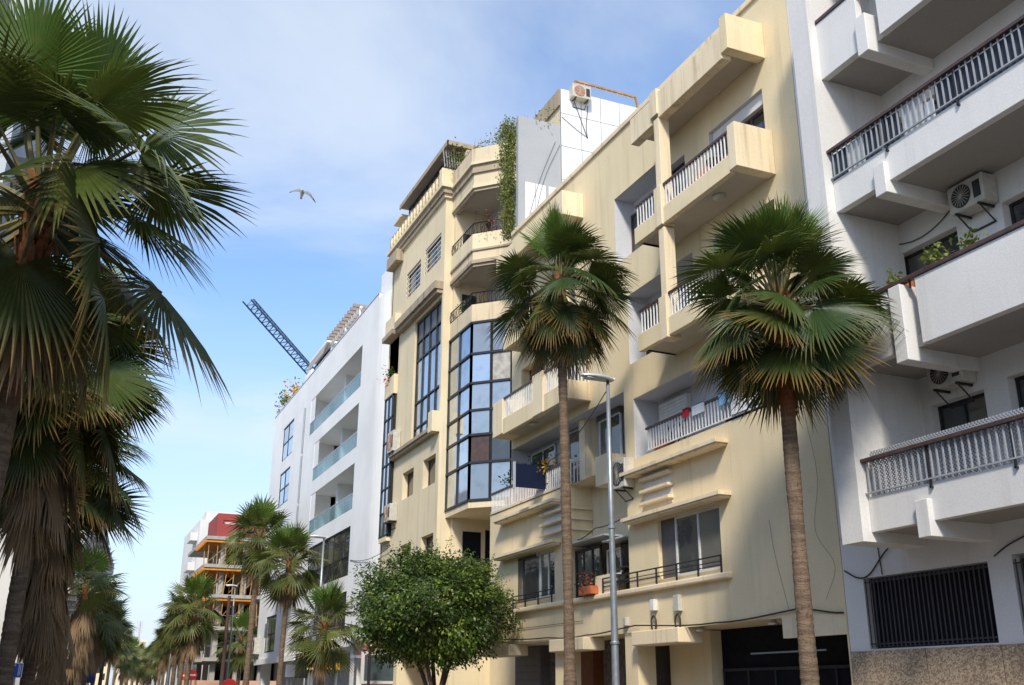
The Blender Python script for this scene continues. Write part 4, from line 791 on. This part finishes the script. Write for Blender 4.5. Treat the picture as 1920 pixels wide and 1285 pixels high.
x2 = aty(368, 1050, 108).x; z2 = aty(385, 975, 108).z
boxes('wall', 'wht', B2, (x2, 30, 108, 122, 0, z2))
for dz in (2.0, 5.0, 8.0): boxes('balcony', 'wht', B2, (x2-.7, x2, 109, 112, z2-dz, z2-dz+.8))
boxes('roof_room', 'wht', B2, (x2+.6, x2+4, 108.5, 112, z2, z2+1.0))
for k in range(4): window(B2, x2-.06, 112.6, 114, 3+k*3.1, 4.8+k*3.1, 1, 1, 'dkmet', 'gl_dark', .1)
for k in range(3):
    o = window(B2, 0, -.5, .5, 0, 1.5, 1, 1, 'dkmet', 'gl_dark', .1); o.rotation_euler.z = math.pi/2; o.location = Vector(o.location)+Vector((x2+.6+.5, 107.94, 5.2+k*3.0))
ps = thing('pharmacy_sign', 'green cross-bar shop sign above the far pavement', 'sign', (10.8, 88, 0)); a, b = aty(352, 1210, 86), aty(376, 1217, 86); boxes('board', 'green', ps, (a.x, b.x, 85.9, 86.1, b.z, a.z)); boxes('post', 'galv', ps, ((a.x+b.x)/2-.04, (a.x+b.x)/2+.04, 86.11, 86.2, .1, a.z))
def house(name, label, x0, x1, y0, y1, h, mat, rowsn, sl=0.0, face=-1, group='houses closing the far end of the avenue', bal=False):
    """far house: real wall prism with window recesses as panes on the two faces that look at the street"""
    t = thing('apartment_building', label, 'building', ((x0+x1)/2, y0, 0), group)
    MB().prism([(x0, y0), (x1, y0), (x1+sl*(y1-y0), y1), (x0+sl*(y1-y0), y1)], 0, h).build('wall', mat, t)
    boxes('parapet', mat, t, (x0-.15, x1+.15, y0-.15, y0+.25, h, h+.5)); fl = max(1, int((h-3.6)/3.1)); n = max(1, int((x1-x0)/2.6))
    me = MB().box(-.5, .5, -.05, .06, 0, 1.5).mesh('window', 'gl_dark')
    copies('window', me, t, [(x0+(x1-x0)*(i+.5)/n, y0, 4.2+k*3.1) for i in range(n) for k in range(fl)])
    xs, ms = (x1, 1) if face > 0 else (x0, -1); k2 = max(1, int((y1-y0)/4)); me2 = MB().box(-.05, .06, -.7, .7, 0, 1.5).mesh('window', 'gl_dark')
    copies('window', me2, t, [(xs+sl*(y1-y0)*(i+.5)/k2, y0+(y1-y0)*(i+.5)/k2, 4.2+k*3.1) for i in range(k2) for k in range(fl)])
    if bal:
        for k in range(fl):
            for i in range(k2):
                yy = y0+(y1-y0)*(i+.5)/k2; boxes('balcony', mat, t, (xs+sl*(yy-y0), xs+ms*.9+sl*(yy-y0), yy-1.3, yy+1.3, 3.3+k*3.1, 4.2+k*3.1))
    return t
# left side of the avenue
house('h', 'grey house behind the second left palm', -14, -3.5, 13, 32.9, 11, 'grey', 6, 0, 1, 'houses along the left side of the avenue', True)
house('h', 'tall grey house behind the big left palms', -14, -3.5, 33, 39, 27, 'grey', 6, 0, 1, 'houses along the left side of the avenue', True)
lb1 = house('h', 'white house with ledges beyond the left palm row', -9, -.3, 62, 112, 16.2, 'wht', 4, 0.0775, 1, 'houses along the left side of the avenue', True)
house('h', 'unseen low house added to shade the nearest left palm', -14, -3.5, -8, 12.9, 9.2, 'wht', 3, 0, 1, 'houses along the left side of the avenue')  # out of view, added as a sun blocker for the nearest palm
house('h', 'unseen set-back house added for the window reflections', -14, -8, 39.5, 60, 13, 'bei', 3, 0, 1, 'houses along the left side of the avenue')  # hidden from the camera, added so the street windows reflect a wall
aw = thing('awning', 'blue shop awning behind the left palm trunks', 'awning', (1.8, 84, 3)); MB().prism([(1.3, 82), (2.9, 82), (2.9, 86), (1.4, 86)], 2.9, 3.02).build('canopy', 'awn', aw); boxes('valance', 'awn', aw, (1.3, 2.9, 81.95, 82.0, 2.2, 3.02), (2.9, 2.95, 82, 86, 2.2, 3.02))
ac_unit('air conditioner above the blue awning', 2.0, 83, 4.4, 'y', .9, .75, .4)
for i, (x0, w, y, h, mt) in enumerate(((4, 9, 275, 11.5, 'bei'), (14, 5.5, 262, 12.5, 'yel2'), (20, 5, 285, 11.2, 'mod'), (25, 6, 270, 9.2, 'wht'), (31.5, 8, 280, 12, 'redw'), (-8, 11, 268, 13, 'wht'))):
    house('h', ('beige house at the far end, left of the mast', 'cream house just under the mast at the far end', 'white house at the far end right of the mast', 'low white house at the far end of the avenue', 'reddish house at the far right end', 'pale house hidden behind the far left palms')[i], x0, x0+w, y, y+15, h, mt, 3)
ms = thing('antenna_mast', 'thin telecom mast rising over the far rooftops', 'mast', (aty(257, 1210, 300).x, 300, 0)); a = aty(258, 1212, 300); b = aty(265, 1165, 300)
MB().tube([(a.x, 300, 0), (a.x, 300, b.z)], [.35, .2], 6).build('pole', 'grey', ms); boxes('antenna', 'lgrey', ms, (a.x-.75, a.x-.45, 299.8, 300.2, b.z-3, b.z), (a.x+.45, a.x+.75, 299.8, 300.2, b.z-3, b.z), (a.x-.6, a.x+.6, 299.9, 300.1, b.z-2, b.z-1.7))
# tower crane behind the modern house
cr_ = thing('tower_crane', 'blue lattice crane jib sticking out over the modern white roof', 'crane', (aty(600, 722, 95).x, 95, 0))
tip, root = aty(470, 572, 88), aty(602, 722, 95); d = (root-tip); n = 20; dn = d.normalized(); s1 = dn.cross(Vector((0, 0, 1))).normalized(); s2 = s1.cross(dn).normalized()
s2 = s2 if s2.z > 0 else -s2; m = MB(); w = .48
ch = lambda k, j: tip+d*(k/n)+(s1*w if j == 0 else -s1*w if j == 1 else s2*w*1.5)
for j in range(3): m.bar(ch(0, j), ch(n, j), .11)
for k in range(n):
    for j in range(3): m.bar(ch(k, j), ch(k+1, (j+1) % 3), .05).bar(ch(k, j), ch(k, (j+1) % 3), .05)
m.bar(tip-s1*w, tip-s1*w-dn*.6, .1).bar(tip+s1*w, tip+s1*w-dn*.6, .1).build('jib', 'crane', cr_)
m = MB()
for sx_ in (-.6, .6):
    for sy_ in (-.6, .6): m.bar((root.x+sx_, root.y+sy_, 0), (root.x+sx_, root.y+sy_, root.z+.5), .14)
for k in range(16): z = k*root.z/16; m.bar((root.x-.6, root.y-.6, z), (root.x+.6, root.y-.6, z+root.z/16), .07).bar((root.x-.6, root.y+.6, z), (root.x-.6, root.y-.6, z+root.z/16), .07)
m.build('mast', 'crane', cr_)
# gull
gl_ = tip*0+EYE+ray(567, 362)*46; px_ = 46/F_PX
def gp(dx, dy, dz=0): return gl_+cR*(dx*px_)-cU*(dy*px_)+cF*dz
gm = MB(); gm.cur = 0
gm.tube([gp(2.5, -5.5, -.25), gp(1.8, -4.2, -.2), gp(0.5, -1.5, 0), gp(-2, 2.2, .14), gp(-4.2, 5.5, .28), gp(-5.5, 8, .36)], [.012, .045, .085, .08, .045, .06], 10)
def wing(pts, ch0):
    for i in range(len(pts)-1):
        (a, ca), (b, cb) = pts[i], pts[i+1]; gm.cur = 2 if i >= len(pts)-2 else 1
        t = Vector((0, 0, .012))
        for s in (1, -1): gm.quad(a+cF*ca*.5+cU*ca*.25+t*s, b+cF*cb*.5+cU*cb*.25+t*s, b-cF*cb*.5-cU*cb*.25+t*s, a-cF*ca*.5-cU*ca*.25+t*s)
        gm.quad(a-cF*ca*.5-cU*ca*.25+t, b-cF*cb*.5-cU*cb*.25+t, b-cF*cb*.5-cU*cb*.25-t, a-cF*ca*.5-cU*ca*.25-t)
wing([(gp(0, -1), .26), (gp(-7, -5), .28), (gp(-14, -4.5), .22), (gp(-20, -2.5), .12), (gp(-24.5, -.5), .02)], 0)
wing([(gp(1, -1), .26), (gp(8, -.5), .3), (gp(14.5, 3.5), .26), (gp(20, 11), .15), (gp(25, 18.5), .02)], 0)
tag(gm.build('gull', ['gullw', 'gull', 'gullb'], None, True), 'grey and white gull gliding in the open blue sky', 'bird')

# ------------------------------------------------------------------ street lamps and traffic signs
def lamp(label, x, y, h, group='street lamps along the right kerb'):
    t = thing('street_lamp', label, 'lamp', (x, y, .12), group)
    MB().tube([(x, y, .12), (x, y, .5), (x, y, 2.5), (x, y, h*.62), (x, y, h-.1)], [.09, .085, .075, .06, .04], 14).build('pole', 'galv', t, True)
    MB().box(x-.15, x+.15, y-.15, y+.15, .12, .16).build('base_plate', 'galv', t)
    MB().lathe([(.088, 0), (.093, .01), (.093, .05), (.088, .06)], (x, y, 2.6)).lathe([(.075, 0), (.08, .01), (.08, .05), (.073, .06)], (x, y, h*.6)).build('collar', 'galv', t)
    m = MB(); ns = 12; prof = []
    for k in range(ns+1): u = k/ns; prof.append((x+.12-.78*u, .05+.115*math.sin(math.pi*min(1, (u*.9+.12)))**.7, .035+.06*math.sin(math.pi*min(1, u*.85+.15))))
    base = len(m.v); seg = 14
    for xx, ry, rz in prof:
        for k in range(seg): a = 2*math.pi*k/seg; m.v.append((xx, y+ry*math.cos(a), h+.05*(x-xx)+max(-.02, rz*math.sin(a)))); m.tip.append(0.)
    for i in range(ns):
        for k in range(seg): a = base+i*seg+k; b = base+i*seg+(k+1) % seg; m.f.append((a, b, b+seg, a+seg)); m.mi.append(0)
    m.f.append(tuple(base+k for k in range(seg))); m.f.append(tuple(base+ns*seg+k for k in range(seg))); m.mi += [0, 0]
    m.build('lamp_head', 'alu', t, True); MB().box(x-.55, x-.02, y-.1, y+.1, h-.03, h-.008).build('lens', 'lampglass', t); MB().tube([(x, y, h-.15), (x, y, h+.0)], .035, 8).build('neck', 'dkmet', t)
    return t
lamp('tall galvanised street lamp in front of the yellow house', 10.5, 19.0, 8.25); lamp('galvanised street lamp in front of the modern white house', 10.5, 45.75, 8.25); lamp('street lamp beside the no-entry sign before the construction shell', 10.5, 70.8, 8.3)
lamp('short street lamp right of the construction shell lamp', aty(447, 1290, 80).x, 80, aty(457, 1160, 80).z); lamp('small street lamp among the far right palms', aty(313, 1290, 105).x, 105, aty(320, 1197, 105).z)
MB_post = thing('utility_pole', 'dark pole standing next to the construction lamp', 'pole', (10.1, 70.2, .12)); MB().tube([(10.1, 70.2, .12), (10.1, 70.2, 7.6)], [.16, .11], 10).build('pole', 'wood', MB_post)
cable('overhead wire from the street lamp to the yellow terrace', [(10.5, 19.0, 8.05), (13.0, 27.5, 8.3)], .012, sag=.25)
def noentry(label, px, py, y, r):
    p = aty(px, py, y); t = thing('road_sign', label, 'road sign', (p.x, y, .12), 'no-entry signs'); MB().tube([(p.x, y+.04, .12), (p.x, y+.04, p.z+r)], .035, 8).build('post', 'galv', t)
    MB().lathe([(r, 0), (r, .02)], (p.x, y, p.z), (0, -1, 0), 28).build('disc', 'red', t); MB().box(p.x-r*.7, p.x+r*.7, y-.032, y-.021, p.z-r*.17, p.z+r*.17).build('bar', 'sgnw', t)
noentry('round red no-entry sign at the bottom near the lamp', 430, 1288, 60, .42); noentry('large round red sign among the far right palm trunks', 360, 1266, 84, .38); noentry('small round red sign left of the large far one', 343, 1267, 88, .3)
p = atx(22, 1257, -.62); d_ = p.y
bs = thing('road_sign', 'blue square parking sign with white marks by the left palm trunk', 'road sign', (p.x, d_, .12)); a, b = aty(16, 1243, d_), aty(40, 1271, d_); cx2, cz2 = (a.x+b.x)/2, (a.z+b.z)/2; w2, h2 = abs(b.x-a.x)/2, abs(a.z-b.z)/2
MB().box(cx2-w2, cx2+w2, d_-.02, d_, cz2-h2, cz2+h2).build('plate', 'sgnw', bs, bevel=.008); MB().box(cx2-w2*.92, cx2+w2*.92, d_-.026, d_-.021, cz2-h2*.92, cz2+h2*.92).build('face', 'blue', bs)
yq = d_-.03; MB().quad((cx2-w2*.8, yq, cz2+h2*.75), (cx2+w2*.1, yq, cz2+h2*.75), (cx2-w2*.8, yq, cz2-h2*.2)).build('triangle_mark', 'sgnw', bs); MB().quad((cx2+w2*.45, yq, cz2-h2*.75), (cx2+w2*.53, yq, cz2-h2*.75), (cx2+w2*.53, yq, cz2+h2*.8), (cx2+w2*.45, yq, cz2+h2*.8)).quad((cx2+w2*.66, yq, cz2-h2*.6), (cx2+w2*.74, yq, cz2-h2*.6), (cx2+w2*.74, yq, cz2+h2*.8), (cx2+w2*.66, yq, cz2+h2*.8)).build('line_mark', 'sgnw', bs)
MB().tube([(cx2, d_+.03, .12), (cx2, d_+.03, cz2+h2*.8)], .03, 8).build('post', 'galv', bs)

# ------------------------------------------------------------------ palms
CLS = [80, 66, 52, 38, 24, 10, -6, -22, -38, -54, -70, -82]
def leaf_mesh(pitch, var, kind):
    """fan leaf: petiole along +x, pleated blade split into narrow segments that hang with gravity"""
    rnd = random.Random(hash((pitch, var, kind)) & 0xffff if False else int((pitch+200)*37+var*1001+len(kind)*13))
    m = MB(); p = R_(pitch); g = Vector((-math.sin(p), 0, -math.cos(p)))
    dead = kind == 'dead'
    Lp = (.78+.22*rnd.random()) if not dead else .35+.2*rnd.random(); Rb = .84 if not dead else .95
    bendp = (1-abs(pitch)/100.)*.10
    pts = [Vector((Lp*t, 0, 0))+g*bendp*Lp*t*t for t in (0, .25, .5, .75, 1)]
    m.cur = 1; m.tube(pts, [.034, .024, .018, .014, .011] if not dead else [.02, .016, .013, .011, .009], 5)
    m.cur = 0; tipd = (pts[-1]-pts[-2]).normalized()
    fold = R_({80: 4, 66: 10, 52: 14, 38: 18}.get(pitch, 20 if pitch > -30 else 12))+rnd.uniform(-.25, .25)
    if dead: fold = R_(10)
    side = Vector((0, 1, 0)); ax = Matrix.Rotation(fold, 3, side) @ tipd; nrm = ax.cross(side).normalized()
    nrm = nrm if nrm.dot(Vector((0, 0, 1))) >= 0 else -nrm
    N_ = 26 if dead else 22 if kind == 'distant' else 58; half = R_(138 if not dead else 75); dth = 2*half/N_
    droop = {80: .06, 66: .14, 52: .24}.get(pitch, .38 if pitch > -20 else .3)*rnd.uniform(.8, 1.2)
    cup = .16 if pitch > 0 else .22; o = pts[-1]
    for k in range(N_):
        th = -half+dth*(k+.5); u = th/half
        R = Rb*(1-.30*abs(u)**1.6)*rnd.uniform(.9, 1.07); dirv = (ax*math.cos(th)+side*math.sin(th)); lat = (-ax*math.sin(th)+side*math.cos(th))
        if dead: dirv = (dirv*.6+g*rnd.uniform(.3, .9)).normalized()
        split = (.36 if kind == 'distant' else .52)+.1*math.cos(th)+rnd.uniform(-.05, .05); S = (.05, .3, split, .72, .88, 1.0); rows_ = []
        tw = rnd.uniform(-.25, .25); dr = droop*rnd.uniform(.6, 1.7)
        for i, s in enumerate(S):
            r = s*R; c = o+dirv*r-nrm*(cup*abs(math.sin(th))**2*r)
            hw = r*math.tan(dth/2)*1.03 if s <= split else split*R*math.tan(dth/2)*(.95*(1-(s-split)/(1-split))+.02)
            if s > .3: c = c+g*dr*R*(s-.3)**1.9
            if s > split: c = c+lat*tw*(s-split)*R*.35
            pl_ = hw*.55
            rows_.append((c-lat*hw-nrm*pl_*.5, c+nrm*pl_*.5, c+lat*hw-nrm*pl_*.5, s))
        for a, b in zip(rows_, rows_[1:]):
            for q in (0, 1):
                n = len(m.v); m.v += [tuple(a[q]), tuple(a[q+1]), tuple(b[q+1]), tuple(b[q])]; m.tip += [a[3], a[3], b[3], b[3]]; m.f.append((n, n+1, n+2, n+3)); m.mi.append(0)
    mt = 'lf_d' if dead else 'lf_f' if kind == 'distant' and pitch <= 60 else ('lf_y' if pitch > 60 else 'lf_m' if pitch > -14 else 'lf_o')
    return m.mesh('leaf', [mt, 'ptd' if dead else 'ptl'])
LEAF = {(c, v): leaf_mesh(c, v, 'live') for c in CLS for v in range(4)}
FAR = {(c, v): leaf_mesh(c, v, 'distant') for c in CLS for v in range(2)}
DEAD = [leaf_mesh(c, v, 'dead') for c in (-70, -82) for v in range(3)]
def palm(label, x, y, h, r=.15, n=44, s=1.0, dead=0, skirt=1.2, lean=(0, 0), spin=0.0, group='fan palms along the avenue', low=-60, seg=True):
    t = thing('palm_tree', label, 'palm', (x, y, .12), group); rnd = random.Random(int(x*131+y*17+h*7))
    top = Vector((x+lean[0], y+lean[1], h)); m = MB(); K = int(max(24, min(240, h*21))) if seg else 14; P, Rr, T = [], [], []
    for i in range(K+1):
        u = i/K; z = .12+(h+.12-.12)*u; q = Vector((x, y, 0)).lerp(Vector((top.x, top.y, 0)), u**1.4); P.append((q.x, q.y, z))
        Rr.append((r*(1.35-.45*min(1, u*5)) if u < .2 else r*(.9-.16*u))*(1+rnd.uniform(-.035, .035)+(.018 if i % 2 else -.018)+.05*math.sin(z*1.7+x)+.03*math.sin(z*4.1+y))); T.append(max(0., min(1., 2.5-(h-z)/1.0)))
    m.tube(P, Rr, 18 if seg else 8, True, T).build('trunk', 'bark', t, True)
    if seg:
        m = MB()
        for i in range(90):
            a = i*2.4; z = h-1.5+1.6*i/90; rr = r*.76+.012; c = Vector((top.x+math.cos(a)*rr, top.y+math.sin(a)*rr, z)); o = Vector((math.cos(a), math.sin(a), 0)); w = Vector((-math.sin(a), math.cos(a), 0))
            e = c+o*(.05+.03*rnd.random())+Vector((0, 0, .16)); m.quad(c-w*.06-Vector((0, 0, .05)), c+w*.06-Vector((0, 0, .05)), e+w*.02, e-w*.02); m.quad(c-w*.06-Vector((0, 0, .05))-o*.03, e-w*.02-o*.05, e+w*.02-o*.05, c+w*.06-Vector((0, 0, .05))-o*.03)
        m.build('leaf_bases', 'boots', t)
    tl = Vector(t.location)
    for i in range(n):
        u = (i+.5)/n; pit = 86-(86-low)*u**1.1+rnd.uniform(-16, 16); az = spin+i*2.39996+rnd.uniform(-.2, .2)
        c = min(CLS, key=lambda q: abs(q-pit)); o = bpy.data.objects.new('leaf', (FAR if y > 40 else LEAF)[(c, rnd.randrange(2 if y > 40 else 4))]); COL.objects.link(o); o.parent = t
        o.location = top-tl+Vector((math.cos(az)*r*.5, math.sin(az)*r*.5, .12-.5*u)); k = s*rnd.uniform(.86, 1.12)*(.9 if u < .06 else 1)
        o.scale = (k, k*rnd.uniform(.9, 1.08), k); o.rotation_euler = (rnd.gauss(0, .5), -R_(pit), az)
    for i in range(dead):
        u = (i+.5)/dead; az = spin+i*2.39996+rnd.uniform(-.3, .3); o = bpy.data.objects.new('dead_leaf', DEAD[rnd.randrange(6)]); COL.objects.link(o); o.parent = t
        z = -.35-skirt*u*.9; k = s*rnd.uniform(.8, 1.15); o.scale = (k, k*.8, k); o.location = top-tl+Vector((math.cos(az)*r*.9, math.sin(az)*r*.9, z)); o.rotation_euler = (rnd.uniform(-.3, .3), R_(rnd.uniform(62, 80)), az)
    return t
# right kerb row
palm('stout fan palm in front of the yellow and white houses, nearest on the right', 10.5, 13.0, 8.0, .15, 58, 1.08, 2, .4, (.05, 0), .4, low=-56)
palm('slender tall fan palm in front of the yellow house', 10.5, 21.05, 11.4, .14, 50, 1.14, 5, .5, (-.1, .1), 1.3, low=-70)
palm('short young fan palm behind the second street lamp', 10.6, 45.0, 4.35, .15, 40, 1.15, 2, .3, (0, 0), 2.0)
palm('middle sized fan palm before the modern white house', 10.5, 53.6, 8.0, .16, 46, 1.25, 6, .7, (.1, 0), .9)
palm('tallest far fan palm at the left end of the modern white house', 10.5, 63.4, 10.5, .2, 50, 1.4, 8, .9, (.1, 0), 2.6)
palm('low palm behind the pole next to the construction shell', 12.2, 77.0, 5.2, .16, 34, 1.2, 2, .4, (0, 0), .2)
for i, (px, y, hp, sc) in enumerate(((348, 70, 1140, 1.35), (335, 80, 1155, 1.35), (322, 92, 1172, 1.3), (312, 106, 1190, 1.3), (303, 122, 1205, 1.3), (296, 142, 1222, 1.3), (290, 165, 1235, 1.3))):
    b = aty(px, 1290, y); hh = aty(px+(1290-hp)*.13, hp, y)
    palm(('skirted fan palm with pale dry beard, front of the far right group', 'second fan palm of the far right group', 'third fan palm of the far right group', 'fourth fan palm of the far right group', 'fifth fan palm of the far right group', 'sixth small fan palm of the far right group', 'last tiny fan palm of the far right group')[i], b.x, y, hh.z, .2, 36, sc, 12, 1.6, (.1, 0), i*1.1, 'far right group of fan palms', -75, False)
# left row
palm('large fan palm at the left edge with huge dark fronds, nearest of all', -.80, 10.9, 6.5, .16, 40, 1.3, 4, .5, (.06, -.3), .0, 'fan palms on the left pavement', -56)
palm('second palm of the left row with hanging fronds', -.74, 20.0, 7.5, .17, 60, 1.32, 26, 1.7, (.06, 0), .7, 'fan palms on the left pavement')
palm('third palm of the left row with long dark dead skirt', -.52, 29.4, 7.6, .2, 60, 1.5, 70, 3.6, (.06, 0), 1.5, 'fan palms on the left pavement')
LT = [(88, 52, 1100), (132, 64, 1105), (155, 76, 1150), (172, 90, 1165), (186, 106, 1178), (199, 124, 1190), (211, 146, 1200)]
LL = ('fourth left palm with sunlit tawny dead skirt', 'fifth left palm with tawny skirt before the white ledges', 'sixth palm of the left row', 'seventh palm of the left row', 'eighth dark green palm of the left row', 'ninth small palm of the left row', 'last palm of the left row')
for i, (px, y, hp) in enumerate(LT):
    b = aty(px, 1290, y); hh = aty(px+(1290-hp)*.14, hp, y); palm(LL[i], b.x, y, hh.z, .2, (18, 20, 32, 40, 44, 44, 44)[i], 1.5, (110, 100, 40, 24, 14, 10, 8)[i], (3.4, 3.0, 1.6, 1.4, 1, 1, 1)[i], (.06, 0), i*.9, 'fan palms on the left pavement', (10, 0, -50, -75, -75, -75, -75)[i], i < 2)
FT = ((236, 160, 1232), (246, 172, 1226), (256, 185, 1240), (276, 165, 1240), (226, 150, 1225), (268, 215, 1250))
for i, (px, y, hp) in enumerate(FT):
    b = aty(px, 1290, y); palm(('far roadside palm, first left of the avenue end', 'far roadside palm under the mast houses', 'far roadside palm right below the mast', 'single far palm standing before the low white house', 'far roadside palm behind the left row end', 'tiniest palm at the end of the avenue')[i], b.x, y, aty(px, hp, y).z, .25, 26, 1.5, 8, 1.6, (0, 0), i, 'far palms at the end of the avenue', -75, False)

# ------------------------------------------------------------------ fig tree
fc = Vector((10.5, 30.5, 4.1)); ft = thing('fig_tree', 'rounded dense green fig tree in front of the beige house', 'tree', (10.5, 30.0, .12)); rnd = random.Random(5)
m = MB()
for i in range(5):
    a = i*1.3; b0 = Vector((10.5+math.cos(a)*.09, 30.0+math.sin(a)*.09, .12)); e = fc+Vector((math.cos(a)*1.1, math.sin(a)*1.1, rnd.uniform(-.3, .8)))
    m.tube([b0, b0+Vector((math.cos(a)*.05, math.sin(a)*.05, 1.4)), b0.lerp(e, .55)+Vector((0, 0, .35)), e], [.085, .07, .055, .025], 8)
m.build('trunk', 'fbark', ft, True); m = MB(); fj = 0
cl = []
for i in range(1150):
    v = Vector((rnd.gauss(0, 1), rnd.gauss(0, 1), rnd.gauss(0, 1))).normalized(); q = rnd.uniform(.55, 1.0)**.5
    lump = .97+.17*math.sin(v.x*4.3+1)*math.cos(v.y*3.7+v.z*4.4)+.08*math.sin(v.z*9+v.y*7)+rnd.uniform(-.07, .1); c = fc+Vector((v.x*2.2*q*lump, v.y*2.4*q*lump, v.z*1.62*q*lump*(.95 if v.z < 0 else 1)))
    if c.z > 2.0+.3*abs(v.x+v.y*.3): cl.append((c, v))
for c, v in cl:
    br = rnd.random()
    for k in range(38):
        p = c+Vector((rnd.gauss(0, .16), rnd.gauss(0, .16), rnd.gauss(0, .13))); a = (v*.6+Vector((rnd.uniform(-1, 1), rnd.uniform(-1, 1), rnd.uniform(-1.2, .2)))).normalized(); nn = (v+Vector((rnd.gauss(0, .5), rnd.gauss(0, .5), .4+rnd.gauss(0, .4)))).normalized(); b = nn.cross(a)
        if b.length < .1: continue
        b.normalize(); s = rnd.uniform(.09, .15); t = min(1, br**3+rnd.random()*.2)  # tip holds a painted highlight, stronger on random clusters
        m.quad(p, p+a*s*.4+b*s*.24, p+a*s, p+a*s*.4-b*s*.24, tip=.5+t*.5)
for i in range(70):
    v = Vector((rnd.gauss(0, 1), rnd.gauss(0, 1), abs(rnd.gauss(0, .7)))).normalized(); s0 = fc+Vector((v.x*2.1, v.y*2.3, v.z*1.6)); e = s0+v*rnd.uniform(.2, .6)+Vector((0, 0, .1))
    for k in range(26): p = s0.lerp(e, rnd.random())+Vector((rnd.gauss(0, .06),)*3); a = Vector((rnd.uniform(-1, 1), rnd.uniform(-1, 1), rnd.uniform(-.8, .4))).normalized(); b = a.orthogonal().normalized(); s = rnd.uniform(.07, .11); m.quad(p, p+a*s*.4+b*s*.24, p+a*s, p+a*s*.4-b*s*.24, tip=.8)
m.build('crown', 'fig', ft)['kind'] = 'stuff'
